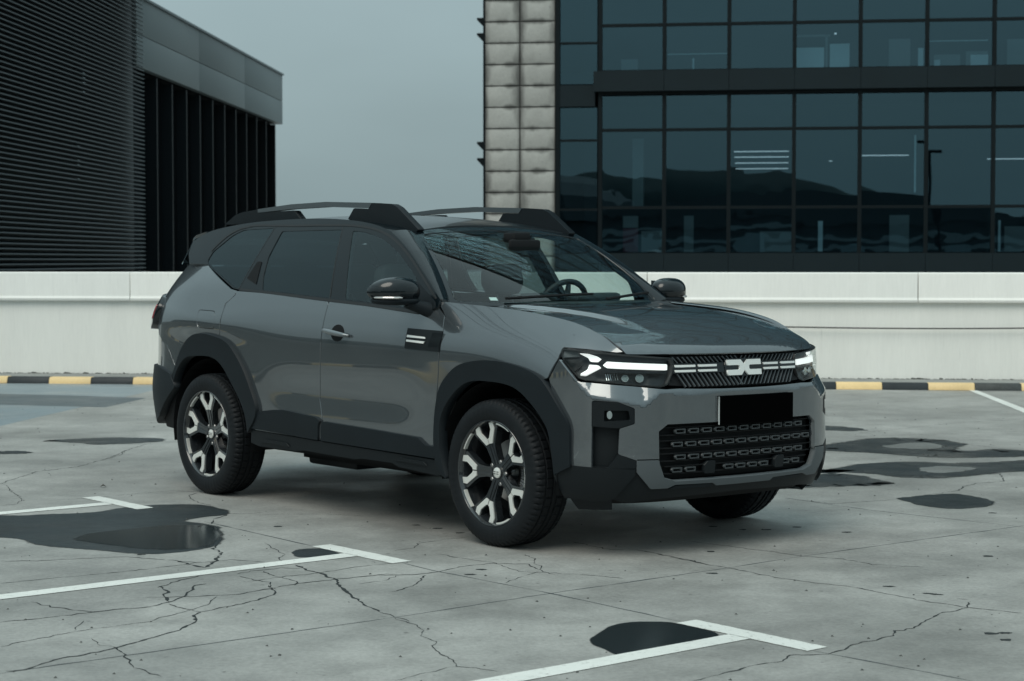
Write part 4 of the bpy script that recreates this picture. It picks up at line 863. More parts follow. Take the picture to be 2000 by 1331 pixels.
# arches and side cladding
def arch(outer, inner, name):
    panel(name, CAR, CLAD, outer+inner[::-1], S_side(.022), h=.02, depth=.05, sides=RL)
    lip = shrink(inner, (0 if 'front' in name else -2.702), .40, -.03)
fo = [(x, z) for x, z in arF]; fi = [(x, z) for x, z in arFi]
panel('front_arch_cladding', CAR, CLAD, fo+fi[::-1], S_side(.024), h=.02, depth=.055, sides=RL)
panel('rear_arch_cladding', CAR, CLAD, arR+arRi[::-1], S_side(.024), h=.02, depth=.055, sides=RL)
ct = CLAD_TOP; 
fclad = [(-1.474, .405), (-1.474, .492), (-1.450, .513)]+[(-1.0, .501), (-.589, .487), (-.525, .452), (-.45, .450), (-.455, .390)]
rclad = [(-1.503-G, .405), (-1.497-G, .488), (-1.485, .515)]+[(-1.533, .533), (-1.609, .537), (-1.842, .551), (-1.951, .546), (-2.12, .526), (-2.20, .425)]
panel('door_cladding', DOOR_F, CLAD, fclad, S_side(.014), h=.03, depth=.02, sides=RL)
panel('door_cladding', DOOR_R, CLAD, rclad, S_side(.014), h=.03, depth=.02, sides=RL)
sill = [(-2.20, .415), (-1.482, .399), (-.455, .381), (-.40, .31), (-.448, .303), (-.775, .318), (-.83, .335), (-1.105, .336), (-1.17, .327), (-1.665, .336), (-1.75, .327), (-2.126, .325), (-2.21, .34)]
panel('sill_trim', CAR, CLAD2, sill, S_side(.004), h=.03, depth=.06, sides=RL)
for x0, x1 in ((-.80, -.52), (-2.10, -1.80)):
    panel('sill_step', CAR, CLAD2, rp([(x0, .352), (x0+.05, .372), (x1-.03, .366), (x1, .345)], .01), S_side(.012), h=.05, depth=.012, sides=RL)
# door furniture
panel('door_badge', DOOR_F, CLAD2, BADGE, S_side(.006), h=.05, depth=.008, sides=RL)
for bar in (BAR1, BAR2): panel('badge_bar', DOOR_F, WHITE, bar, S_side(.0105), h=.05, depth=.005, sides=RL)
for k in range(9):
    x = -.515+k*.0105
    panel('badge_rib', DOOR_F, CLAD, [(x, .955), (x+.004, .955), (x+.030, 1.028), (x+.026, 1.028)], S_side(.0085), h=.1, depth=.003, sides=RL)
def oval(cx, cz, a, b, n=20, p=2.0):
    o = []
    for i in range(n):
        t = 2*math.pi*i/n; c, s = math.cos(t), math.sin(t); o.append((cx+a*math.copysign(abs(c)**(2/p), c), cz+b*math.copysign(abs(s)**(2/p), s)))
    return o
for D, x, z in ((DOOR_F, -1.335, 1.003),):
    panel('handle_cup', D, BLACK, oval(x, z-.002, .062, .046), S_side(.0016), h=.03, depth=.004, sides=RL)
def handle(parent, x0, x1, z, sides=RL):
    for sd in sides:
        b = MB(); pts = []; rr = []
        for i in range(13):
            t = i/12; x = x0+(x1-x0)*t; zz = z-.026*t+.013
            w = float(side_w(x, zz))+.010+.024*math.sin(math.pi*min(1, max(0, t)))**.35
            pts.append((x, w, zz)); rr.append(.006+.0085*math.sin(math.pi*t)**.4)
        P = c2l(np.array(pts)*([1, 1, 1] if sd == 'R' else [1, -1, 1]))
        b.tube(P, rr, 10); o = b.build('door_handle', HANDLE_M, parent[sd], smooth=True)
HANDLE_M = mat('grey_handle', (.17, .19, .20), .3, metal=.5, coat=.8)
handle(DOOR_F, -1.455, -1.215, 1.003)
cph = CPANEL
panel('handle_recess', DOOR_R, BLACK, rp(CPANEL, .01), S_glass(.0042), h=.04, depth=.003, sides=RL)
# greenhouse frame with three openings
roof_side = [(-3.20, 1.512), (-3.10, 1.556), (-2.884, 1.597), (-2.6, 1.622), (-2.3, 1.633), (-2.0, 1.637), (-1.7, 1.630), (-1.45, 1.612), (-1.25, 1.583), (-1.12, 1.551)]
apil = [(-1.03, 1.512), (-.90, 1.448), (-.76, 1.365), (-.62, 1.277), (-.50, 1.195)]
frame = crv(roof_side, 3)+crv(apil, 2)+[(-.505, 1.172), (-.503, 1.154), (-.66, 1.125), (-1.125, 1.156), (-1.477, 1.174), (-2.187, 1.212), (-2.442, 1.222), (-2.52, 1.230), (-2.91, 1.371), (-3.14, 1.376), (-3.20, 1.44)]
qw, rw = rp(QW, .02), rp(RW, .014)
fwin = [(-1.487, 1.561), (-1.376, 1.553), (-1.248, 1.531), (-1.117, 1.493), (-.975, 1.432), (-.83, 1.352), (-.745, 1.297), (-.735, 1.20), (-.735, 1.153), (-1.337, 1.183)]
fw = rp(fwin, .02)
panel('window_frame', CAR, FRAMEG, frame, S_glass(.0), holes=[qw, rw, fw], h=.024, depth=.03, sides=RL)
panel('rear_quarter_window', CAR, PRIV, qw, S_glass(-.004), h=.04, depth=.004, sides=RL)
panel('rear_side_window', DOOR_R, PRIV, rw, S_glass(-.004), h=.04, depth=.004, sides=RL)
panel('front_side_window', DOOR_F, DOORG, fw, S_glass(-.004), h=.04, depth=.004, sides=RL)
def stroke(pts, wd, n=1):
    P = np.array(pts, float); d = np.gradient(P, axis=0); d /= np.linalg.norm(d, axis=1)[:, None]; q = np.stack([-d[:, 1], d[:, 0]], 1)*wd/2
    return [tuple(p) for p in P+q]+[tuple(p) for p in (P-q)[::-1]]
panel('belt_seal', CAR, SEAL, stroke([(-2.44, 1.224), (-2.187, 1.213), (-1.477, 1.176), (-1.125, 1.159), (-.66, 1.128), (-.56, 1.142)], .014), S_glass(.004), h=.04, depth=.012, sides=RL)
panel('window_gutter', CAR, SEAL, stroke(crv([(-2.92, 1.455), (-2.80, 1.545), (-2.66, 1.592), (-2.323, 1.602), (-1.6, 1.594), (-1.34, 1.576), (-1.175, 1.545), (-.998, 1.482), (-.753, 1.345), (-.535, 1.20)], 3), .011), S_glass(.0035), h=.03, depth=.01, sides=RL)
for a, b in (((-2.30, 1.592), (-2.452, 1.225)), ((-1.600, 1.588), (-1.482, 1.182))):
    panel('pillar_gap', CAR, SEAL, stroke([a, b], .006), S_glass(.0012), h=.06, depth=.004, sides=RL)
# front pillar between door frame and windscreen
def S_apil(uv):
    t = uv[:, 1]/.6; k = uv[:, 0]/.1
    a = np.array([(-1.12, 1.551)]+apil); s = np.linspace(0, 1, len(a)); x = np.interp(1-t, s, a[:, 0]); z = np.interp(1-t, s, a[:, 1])
    A = np.stack([x, glass_w(x, z), z], 1); B = screen_p(np.ones(len(t))*.985, np.clip(t*1.0, 0, 1))
    bl = 4*k*(1-k)*.018; nrm = np.array([.55, .65, .5])
    return A+(B-A)*k[:, None]+bl[:, None]*nrm
panel('front_pillar', CAR, GLOSS, [(0, 0), (.1, 0), (.1, .6), (0, .6)], S_apil, h=.02, depth=.025, sides=RL)
# windscreen
ws = [(-.66, .0), (-.33, 0), (0, 0), (.33, 0), (.66, .0), (.66, .64), (0, .64), (-.66, .64)]
panel('windscreen', CAR, SCREEN, rp([(-.63, .01), (.63, .01), (.622, .60), (-.622, .60)], .03), S_screen, h=.035, depth=.004, lift=-.003)
panel('windscreen_border', CAR, GLOSS, [(-.655, -.01), (.655, -.01), (.655, .64), (-.655, .64)], S_screen, holes=[rp([(-.632, .012), (.632, .012), (.625, .598), (-.625, .598)], .03)], h=.03, depth=.006)
SM = panel('mirror_housing', CAR, BLACK, rp([(-.07, .53), (.07, .53), (.055, .60), (-.055, .60)], .02), S_screen, h=.04, depth=.004, lift=-.010)
# roof
roof = [(-1.035, -.575), (-1.065, -.3), (-1.07, 0), (-1.065, .3), (-1.035, .575)]+[(-1.12, .605), (-1.3, .617), (-1.7, .625), (-2.3, .625), (-2.8, .618), (-3.1, .605), (-3.25, .57), (-3.28, .3), (-3.285, 0)]
roof = roof+[(x, -w) for x, w in roof[5:-1][::-1]]
panel('roof', CAR, FRAMEG, roof, S_roof(), h=.035, depth=.02)
panel('roof_lining', CAR, LINER, [(-1.06, -.56), (-1.06, .56), (-3.15, .56), (-3.15, -.56)], S_roof(-.045), h=.12, depth=.002, ref=(-2, 0, 3))
# bonnet
hw = [(x, float(side_w(x, z))-.004) for x, z in hoodc]
front_edge = [(.844-float(nose_d(w)), w) for w in np.linspace(.648, 0, 14)]
hr = hw+front_edge; bonnet_o = [(-.44, 0), (-.45, .3), (-.50, .62), (-.53, .77)]+hr
bonnet_o = bonnet_o+[(x, -w) for x, w in bonnet_o[::-1] if w > 1e-6]
panel('bonnet', CAR, PAINT, bonnet_o, S_hood, h=.018, depth=.014)
scut = [(-.60, -.74), (-.28, -.40), (-.24, 0), (-.28, .40), (-.60, .74), (-.50, .76), (-.40, .6), (-.30, .0), (-.40, -.6), (-.50, -.76)]
panel('scuttle', CAR, BLACK, [(-.62, .74), (-.30, .4), (-.26, 0), (-.30, -.4), (-.62, -.74), (-.40, -.76), (-.2, -.4), (-.2, 0), (-.2, .4), (-.40, .76)], lambda uv: np.stack([uv[:, 0], uv[:, 1], 0*uv[:, 0]+1.142], 1), h=.05, depth=.02)
def wiper(w0, w1):
    b = MB(); P = []
    for i in range(9):
        t = i/8; w = w0+(w1-w0)*t; q = w/.755; p = screen_p(np.array([q]), np.array([.035+.05*math.sin(t*1.4)]))[0]; P.append((p[0]+.012, p[1], p[2]+.014))
    b.tube(c2l(np.array(P)), .008, 6); b.build('wiper', BLACK, CAR, smooth=True)
wiper(.50, -.05); wiper(-.12, -.62)
# ------------------------------------------------------------------ front end
def sym(pts): return pts+[(-s, z) for s, z in pts[::-1]]
top_half = [(1.112, .836), (1.05, .929), (.957, .837), (.930, .828), (.675, .810), (.508, .795), (.43, .797), (.30, .792), (.15, .789), (0, .788)]
side_edge = [(.985, .436), (1.0, .55), (1.03, .62), (1.06, .70), (1.095, .78)]
bottom_half = [(0, .60), (0.3, .60)]
intake = rp([(-.515, .385), (-.45, .366), (.45, .366), (.515, .385), (.548, .455), (.545, .60), (.50, .628), (-.50, .628), (-.545, .60), (-.548, .455)], .02)
skid_cut = [(.868, .436), (.665, .43), (.662, .468), (.548, .468)]
bumper_right = [(.985, .438), (.875, .432)]+[(.665, .428), (.66, .470), (.549, .470)]
half = [(0, .788)]+top_half[::-1][1:]+side_edge[::-1]+[(.872, .434), (.668, .430), (.66, .472), (.549, .472), (.5475, .46), (.549, .60), (.50, .632), (0, .632)]
outl = half[:-1]+[(-s, z) for s, z in half[1:-1][::-1]]
fogo = rp(FOG, .008)
fogl = [(-s, z) for s, z in fogo]
fz = [(.940, .823), (.882, .770), (.625, .724), (.54, .780), (.407, .779), (.375, .772)]
fe = [fz+[(-s, z) for s, z in fz[::-1]]]
panel('front_bumper', CAR, PAINT, outl, S_front(), holes=[fogo, fogl], h=.015, depth=.03, feats=fe)
# dark lining under the bonnet and behind every gap of the front
panel('front_backing', CAR, BLACK, [(-1.08, .25), (1.08, .25), (1.08, .96), (-1.08, .96)], S_front(-.085), h=.06, depth=.002)
# skid plate and lower lip
sk = [(.662, .466), (.549, .466), (.549, .452), (.517, .380), (.45, .361), (0, .358)]
sklow = [(0, .326), (.19, .326), (.21, .341), (.45, .345), (.49, .330), (.585, .330), (.66, .41)]
skid = sk+[(-s, z) for s, z in sk[::-1]][1:]+[(-s, z) for s, z in sklow[::-1]]+sklow[1:]
panel('skid_plate', CAR, SKID, rp(skid, .006, 2), S_front(.006), h=.03, depth=.03)
lip = [(.66, .425), (.58, .33), (.49, .335), (0, .33)]
lipo = [(.70, .44), (.62, .40), (.50, .348), (0, .348), (-.50, .348), (-.62, .40), (-.70, .44), (-.80, .285), (-.70, .264), (-.5, .278), (0, .288), (.5, .278), (.70, .264), (.80, .285)]
panel('lower_lip', CAR, CLAD2, lipo, S_front(-.012), h=.04, depth=.05)
for s0, s1 in ((.20, .46), (-.46, -.20)):
    panel('lip_insert', CAR, CLAD, rp([(s0, .324), (s0+.02, .338), (s1-.02, .340), (s1+.02, .324)], .006), S_front(.0), h=.05, depth=.006)
corner = [(1.075, .56), (.99, .55), (.982, .437), (.875, .433), (.668, .426), (.668, .400), (.76, .288), (.80, .272), (1.05, .275), (1.085, .38)]
panel('bumper_corner', CAR, CLAD2, corner, S_front(.004), h=.03, depth=.04, sides=RL)
panel('wheel_deflector', CAR, CLAD, [(1.05, .29), (.78, .29), (.775, .225), (1.03, .215)], S_front(-.03), h=.05, depth=.02, sides=RL)
# fog lamp pocket: recessed column, hooded lamp on top
FOGP = panel('fog_pocket', CAR, CLAD2, rp([(.90, .41), (.64, .41), (.64, .75), (.90, .75)], .004), S_front(-.045), h=.04, depth=.01, sides=RL)
FOGD = dict(zip(RL, FOGP))
panel('pocket_rim', FOGD, CLAD2, rp([(.871, .739), (.86, .742), (.75, .740), (.675, .709), (.672, .641), (.742, .618), (.87, .625)], .006), S_front(.001), holes=[rp([(.815, .70), (.70, .70), (.69, .655), (.815, .648)], .008)], h=.02, depth=.045, sides=RL)
panel('pocket_ledge', FOGD, CLAD2, rp([(.745, .497), (.662, .468), (.668, .43), (.80, .43)], .005), S_front(.002), h=.02, depth=.045, sides=RL)
panel('fog_lamp', FOGD, LENS, oval(.79, .677, .016, .021), S_front(-.022), h=.03, depth=.01, sides=RL)
panel('fog_reflector', FOGD, REFL, oval(.79, .677, .014, .019), S_front(-.032), h=.03, depth=.01, sides=RL)
# radiator intake: bars and cells
INT = panel('lower_intake', CAR, BLACK, rp([(-.53, .37), (.53, .37), (.555, .46), (.55, .63), (-.55, .63), (-.555, .46)], .02), S_front(-.05), h=.06, depth=.004)[0]
GR = mat('intake_grey', (.045, .052, .056), .35, spec=.5)
for i, z in enumerate((.596, .535, .474, .413)):
    lim = .535 if z > .45 else .50
    for dz in (-.0175, .0175):
        panel('intake_bar', INT, BLACK, [(-lim, z+dz-.0022), (lim, z+dz-.0022), (lim, z+dz+.0022), (-lim, z+dz+.0022)], S_front(-.022), h=.05, depth=.02)
    for k in range(-6, 7):
        s = k*.083+(.0 if i % 2 == 0 else .018)
        if abs(s) > lim-.045: continue
        if i == 3 and (abs(s-.23) < .05 or abs(s+.25) < .05): continue
        o = [(s-.029, z-.011), (s+.029, z-.011), (s+.029, z+.011), (s-.029, z+.011)]
        hl = [(s-.024, z-.006), (s+.024, z-.006), (s+.024, z+.006), (s-.024, z+.006)]
        panel('intake_cell', INT, GR, o, S_front(-.012), holes=[hl], h=.08, depth=.022)
for s in (.235, -.255):
    panel('tow_cover', INT, CLAD2, rp([(s-.035, .388), (s+.03, .388), (s+.034, .428), (s+.012, .447), (s-.035, .447)], .005), S_front(-.008), h=.04, depth=.03)
# grille between the lamps
grl = [(.432, .947), (.2, .945), (0, .944), (-.2, .945), (-.432, .947), (-.44, .866), (-.46, .812), (-.30, .800), (0, .797), (.30, .800), (.46, .812), (.44, .866)]
GRILLE = panel('grille', CAR, BLACK, grl, S_front(-.030), h=.05, depth=.01)[0]
panel('grille_band', GRILLE, GLOSS, [(-.436, .912), (.436, .912), (.436, .866), (-.436, .866)], S_front(-.010), h=.05, depth=.02)
SLAT = mat('grille_slat', (.030, .036, .040), .28, coat=.5)
for sg in (1, -1):
    for k in range(15):
        s = sg*(.012+k*.029)
        for (za, zb, dirn) in ((.914, .943, 1), (.804, .864, -1)):
            ds = .022 if zb < .9 else .014
            a0, a1 = (s+sg*ds, s-sg*ds) if dirn > 0 else (s-sg*ds, s+sg*ds)
            # rows above lean away from the badge at the top, rows below towards it
            if max(abs(a0), abs(a1)) > .438: continue
            panel('grille_slat', GRILLE, SLAT, [(a0-.0035, zb), (a0+.0035, zb), (a1+.0035, za), (a1-.0035, za)][::1] if dirn > 0 else [(a1-.0035, zb), (a1+.0035, zb), (a0+.0035, za), (a0-.0035, za)], S_front(-.014), h=.1, depth=.015)
for (s0, s1) in ((.305, .428), (.165, .285), (-.165, -.275), (-.300, -.420)):
    for z in (.9005, .877):
        panel('grille_bar', GRILLE, WHITE, [(s0, z-.0052), (s1, z-.0052), (s1, z+.0052), (s0, z+.0052)], S_front(-.004), h=.05, depth=.008)
eu = [(-1, .5), (-.2, .5), (0, .18), (0, -.18), (-.2, -.5), (-1, -.5), (-1, -.15), (-.33, -.15), (-.27, -.09), (-.27, .09), (-.33, .15), (-1, .15)]
EMB = panel('grille_badge', GRILLE, WHITE, [(-.018+.118*u, .887+.074*v) for u, v in eu], S_front(.004), h=.05, depth=.014)
panel('grille_badge', GRILLE, WHITE, [(-.017-.118*u, .887+.074*v) for u, v in eu], S_front(.004), h=.05, depth=.014)
panel('badge_plinth', GRILLE, GLOSS, [(-.142, .845), (.108, .845), (.108, .929), (-.142, .929)], S_front(-.006), h=.05, depth=.02)
# number plate, left blank
PL = panel('number_plate', CAR, PLATE, [(.195, .617), (-.325, .617), (-.325, .755), (.195, .755)], lambda uv: np.stack([.8785+0*uv[:, 0]-.012*0, uv[:, 0], uv[:, 1]], 1), h=.06, depth=.012)[0]
panel('plate_edge', PL, CHROME, [(.1972, .619), (.195, .619), (.195, .753), (.1972, .753)], lambda uv: np.stack([.879+0*uv[:, 0], uv[:, 0], uv[:, 1]], 1), h=.1, depth=.012)
# head lamps
hlo = rp(HL, .008)
def S_lens(ex=0.0):
    def f(uv):
        s, z = uv[:, 0], uv[:, 1]; a = np.abs(s); o = -.047+.035*sstep(.80, 1.08, a)-.35*np.clip(z-.90, 0, None)**1.5
        return front_p(s, z, ex+o-front_off(s, z))
    return f
hl_in = HL
for sd in RL:
    HLP = panel('headlight', CAR, HOUSE, hlo, S_front(-.045), h=.04, depth=.01, sides=sd)[0]
    panel('lens', HLP, LENS, hlo, S_lens(.001), h=.03, depth=.004, sides=sd)
    # rim
    c = np.mean(np.array(HL), 0); inner = [tuple(c+(np.array(p)-c)*np.array([.985, .93])) for p in hlo]
    panel('lamp_rim', HLP, SEAL, hlo, S_lens(-.001), holes=[inner], h=.03, depth=.05, sides=sd)
    panel('running_light', HLP, DRLM, rp(DRL_BAR, .006), S_front(-.015), h=.05, depth=.02, sides=sd)
    panel('running_light', HLP, DRLM, rp(DRL_UP, .005), S_front(-.015), h=.03, depth=.02, sides=sd)
    panel('running_light', HLP, DRLM, rp(DRL_LO, .005), S_front(-.015), h=.03, depth=.02, sides=sd)
    panel('lamp_shelf', HLP, HOUSE, [(.82, .885), (.47, .874), (.47, .866), (.83, .872)], S_front(-.018), h=.05, depth=.03, sides=sd)
    for s_, r_ in ((.615, .020), (.70, .017)):
        panel('projector', HLP, REFL, oval(s_, .845, r_*1.25, r_), S_front(-.034), h=.02, depth=.012, sides=sd)
        panel('projector_glass', HLP, LENS, oval(s_, .845, r_, r_*.78), S_front(-.026), h=.02, depth=.006, sides=sd)
    for k in range(6):
        s_ = .74+k*.014
        panel('reflector_rib', HLP, REFL, [(s_, .835), (s_+.003, .835), (s_+.012, .866), (s_+.009, .866)], S_front(-.035), h=.1, depth=.006, sides=sd)
    panel('side_reflector', HLP, CLAD2, [(1.035, .93), (.975, .93), (.955, .90), (.985, .87), (1.02, .90)], S_front(-.022), h=.04, depth=.02, sides=sd)
    panel('side_reflector', HLP, SKID, [(1.045, .972), (.985, .968), (.975, .945), (1.045, .938)], S_front(-.022), h=.04, depth=.02, sides=sd)
# ------------------------------------------------------------------ rear end
rb = [(.0, .33), (.55, .34), (.78, .36), (.98, .42), (1.17, .55), (1.27, .62), (1.20, .695), (.98, .735), (.6, .74), (0, .74)]
panel('rear_bumper', CAR, CLAD, rb+[(-s, z) for s, z in rb[::-1]][1:-1], S_rear(.022), h=.04, depth=.05)
rbp = [(0, .735), (.6, .735), (.98, .73), (1.24, .68), (1.21, .75), (1.09, .865), (.945, .932), (.80, .95), (.6, .96), (0, .96)]
panel('rear_apron', CAR, PAINT, rbp+[(-s, z) for s, z in rbp[::-1]][1:-1], S_rear(.0), h=.03, depth=.03)
tg = [(0, .965), (.66, .965), (.66, 1.20), (.60, 1.37), (0, 1.37)]
panel('tailgate', CAR, PAINT, tg+[(-s, z) for s, z in tg[::-1]][1:-1], S_rear(), h=.04, depth=.03)
bk = [(.665, .965), (.80, .955), (.93, .935), (.97, .95), (.965, 1.05), (.93, 1.19), (.86, 1.30), (.80, 1.372), (.605, 1.37), (.665, 1.20)]
panel('rear_corner', CAR, PAINT, bk, S_rear(), h=.03, depth=.03, sides=RL)
panel('rear_backing', CAR, BLACK, [(-1.3, .35), (1.3, .35), (1.1, .95), (.9, 1.36), (-.9, 1.36), (-1.1, .95)], S_rear(-.03), h=.08, depth=.002)
TL = dict(zip(RL, panel('tail_lamp', CAR, GLOSS, rp([(.40, 1.16), (.66, 1.19), (.88, 1.175), (.935, 1.12), (.91, 1.0), (.83, .962), (.62, .975), (.40, 1.05)], .02), S_rear(.048), h=.025, depth=.05, sides=RL)))
panel('tail_lens', TL, RED, rp([(.55, 1.115), (.87, 1.12), (.875, 1.03), (.55, 1.025)], .01), S_rear(.053), h=.03, depth=.01, sides=RL)
RWG = [(0, 1.375), (.62, 1.375), (.60, 1.535), (0, 1.545)]
S_rw = lambda uv: np.stack([-3.53+.10*(np.abs(uv[:, 0])/.6)**2.5+(uv[:, 1]-1.375)*.85, uv[:, 0], uv[:, 1]], 1)
panel('rear_window', CAR, PRIV, RWG+[(-s, z) for s, z in RWG[::-1]][1:-1], S_rw, h=.05, depth=.006)
S_dp = lambda uv: np.stack([uv[:, 0], np.minimum(glass_w(uv[:, 0], uv[:, 1]), .72-.55*np.clip(-3.14-uv[:, 0], 0, 1)-(uv[:, 1]-1.376)*.42), uv[:, 1]], 1)
dp = [(-3.12, 1.378), (-3.44, 1.378), (-3.36, 1.47), (-3.30, 1.525), (-3.16, 1.52)]
panel('rear_pillar', CAR, GLOSS, dp, S_dp, h=.03, depth=.02, sides=RL)
b = MB(); P = []
spo = [(-3.15, .60, 1.575), (-3.30, .585, 1.555), (-3.375, .56, 1.54), (-3.405, .55, 1.522)]
vs = []
for (x, w, z), dz in zip(spo, (.03, .035, .03, .012)):
    for q in np.linspace(-1, 1, 13): vs.append((x-.02*(1-q*q), w*q, z+.012*(1-q*q)+0)); 
nn_ = 13; fs = []; vb = [(v[0]+.004, v[1]*.98, v[2]-.04) for v in vs]
n0 = len(vs); allv = c2l(np.array(vs+vb))
for i in range(3):
    for k in range(12):
        q = (i*13+k, i*13+k+1, (i+1)*13+k+1, (i+1)*13+k); fs += [q, tuple(n0+j for j in q[::-1])]
for k in range(12): fs.append((3*13+k, 3*13+k+1, n0+3*13+k+1, n0+3*13+k)); fs.append((k, k+1, n0+k+1, n0+k))
for i in range(3):
    for k in (0, 12): fs.append((i*13+k, (i+1)*13+k, n0+(i+1)*13+k, n0+i*13+k))
m_ = MB(); m_.add(allv, fs); m_.build('roof_spoiler', GLOSS, CAR, smooth=True)
# ------------------------------------------------------------------ roof rails
def px_rail(): pass
rail_top = [(-2.96, 1.632), (-2.85, 1.676), (-2.78, 1.690), (-2.585, 1.707), (-2.24, 1.726), (-1.87, 1.732), (-1.42, 1.715), (-1.24, 1.705)]
rail_nose = [(-1.195, 1.688), (-1.02, 1.578), (-1.075, 1.566)]
rail_low = [(-1.18, 1.593), (-1.32, 1.627), (-1.44, 1.640), (-1.64, 1.645)]
rail_low2 = [(-2.13, 1.645), (-2.56, 1.637)]
RAILS = []
for sd, wv in (('R', .548), ('L', .548)):
    surfR = S_flat(wv+.02)
    base = [(-2.13, 1.637), (-2.17, 1.687), (-2.60, 1.680), (-2.60, 1.707), (-2.78, 1.690), (-2.85, 1.676), (-2.97, 1.628), (-2.56, 1.630)]
    ro = panel('roof_rail', CAR, CLAD, rp([(-2.985, 1.618), (-2.86, 1.674), (-2.78, 1.690), (-2.60, 1.704), (-2.60, 1.684), (-2.21, 1.690), (-2.13, 1.628), (-2.56, 1.618)], .008), surfR, h=.05, depth=.045, sides=sd, back=True, ref=(-2, 0, 1.6))[0]
    panel('rail_foot', ro, CLAD, rp([(-1.66, 1.628), (-1.60, 1.690), (-1.455, 1.683), (-1.425, 1.716), (-1.24, 1.705), (-1.19, 1.686), (-1.00, 1.562), (-1.075, 1.525), (-1.20, 1.555), (-1.32, 1.59), (-1.44, 1.61)], .012), surfR, h=.05, depth=.045, sides=sd, back=True, ref=(-2, 0, 1.6))
    tb = [(-2.60, 1.705), (-2.24, 1.726), (-1.87, 1.732), (-1.427, 1.716), (-1.455, 1.686), (-1.87, 1.703), (-2.24, 1.698), (-2.60, 1.684)]
    panel('rail_bar', ro, RAILM, rp(tb, .004), S_flat(wv+.0225), h=.05, depth=.05, sides=sd, back=True, ref=(-2, 0, 1.6))
ant = [(-2.98, 0, 1.60), (-3.0, 0, 1.63), (-3.04, 0, 1.655), (-3.07, 0, 1.66)]
mb = MB(); mb.tube(c2l(np.array([(-2.85, 0, 1.61), (-2.95, 0, 1.645), (-3.02, 0, 1.672), (-3.05, 0, 1.65)])), [.03, .026, .014, .01], 8); mb.build('roof_antenna', GLOSS, CAR, smooth=True)
# ------------------------------------------------------------------ door mirrors
def superell(c, r, p=2.6, nu=28, nv=14, shape=None):
    vs = []; fs = []
    for j in range(nv+1):
        th = -math.pi/2+math.pi*j/nv
        for i in range(nu):
            ph = 2*math.pi*i/nu
            f = lambda a: math.copysign(abs(a)**(2/p), a)
            v = np.array([r[0]*f(math.cos(th))*f(math.cos(ph)), r[1]*f(math.cos(th))*f(math.sin(ph)), r[2]*f(math.sin(th))])
            if shape is not None: v = shape(v)
            vs.append(v+np.array(c))
    for j in range(nv):
        for i in range(nu): fs.append((j*nu+i, j*nu+(i+1) % nu, (j+1)*nu+(i+1) % nu, (j+1)*nu+i))
    return vs, fs
for sd in RL:
    sg = np.array([1, 1, 1]) if sd == 'R' else np.array([1, -1, 1])
    def shp(v):
        v = v.copy()
        t = v[1]/.134
        if v[0] < 0: v[0] *= .55
        v[2] = v[2]*(1-.22*max(0, t)**2) if v[2] > 0 else v[2]*.62*(1-.12*max(0, t))
        v[0] -= .055*max(0, t)**2
        return v
    vs, fs = superell((-.650, .978, 1.228), (.085, .134, .082), 2.6, shape=shp)
    m_ = MB(); m_.add(c2l(np.array(vs)*sg), fs); MIR = m_.build('door_mirror', GLOSS, CAR, smooth=True)
    vs, fs = superell((-.645, .972, 1.186), (.078, .124, .022), 2.8, shape=lambda v: np.array([v[0]*(.55 if v[0] < 0 else 1)-.050*max(0, v[1]/.124)**2, v[1], v[2]]))
    m_ = MB(); m_.add(c2l(np.array(vs)*sg), fs); m_.build('mirror_base', CLAD, MIR, smooth=True)
    pts = []
    for i in range(12):
        a = .15+1.25*i/11; pts.append((-.645+.082*math.cos(a)**.8-.050*math.sin(a)**2+.003, .972+.126*math.sin(a)**.8, 1.2035))
    m_ = MB(); m_.tube(c2l(np.array(pts)*sg), [.003]+[.0065]*10+[.004], 8); m_.build('indicator', mat('indicator_lens', (.62, .60, .58), .15, metal=.6, coat=1), MIR, smooth=True)
    m_ = MB(); m_.tube(c2l(np.array([(-.62, .93, 1.178), (-.60, .86, 1.155), (-.575, .80, 1.135)])*sg), [.030, .034, .045], 10); m_.build('mirror_arm', CLAD, MIR, smooth=True)
    m_ = MB(); gv = c2l(np.array([(-.699, .87, 1.195), (-.705, 1.06, 1.195), (-.705, 1.05, 1.285), (-.699, .88, 1.295)])*sg); m_.add(list(gv)+[v+np.array([.006, 0, 0]) for v in gv], [(0, 1, 2, 3), (7, 6, 5, 4), (0, 4, 5, 1), (1, 5, 6, 2), (2, 6, 7, 3), (3, 7, 4, 0)]); m_.build('mirror_glass', CHROME, MIR)
    panel('mirror_triangle', CAR, CLAD, rp([(-.735, 1.285), (-.735, 1.152), (-.66, 1.122), (-.52, 1.150), (-.535, 1.185)], .008), S_glass(.003), h=.03, depth=.012, sides=sd)
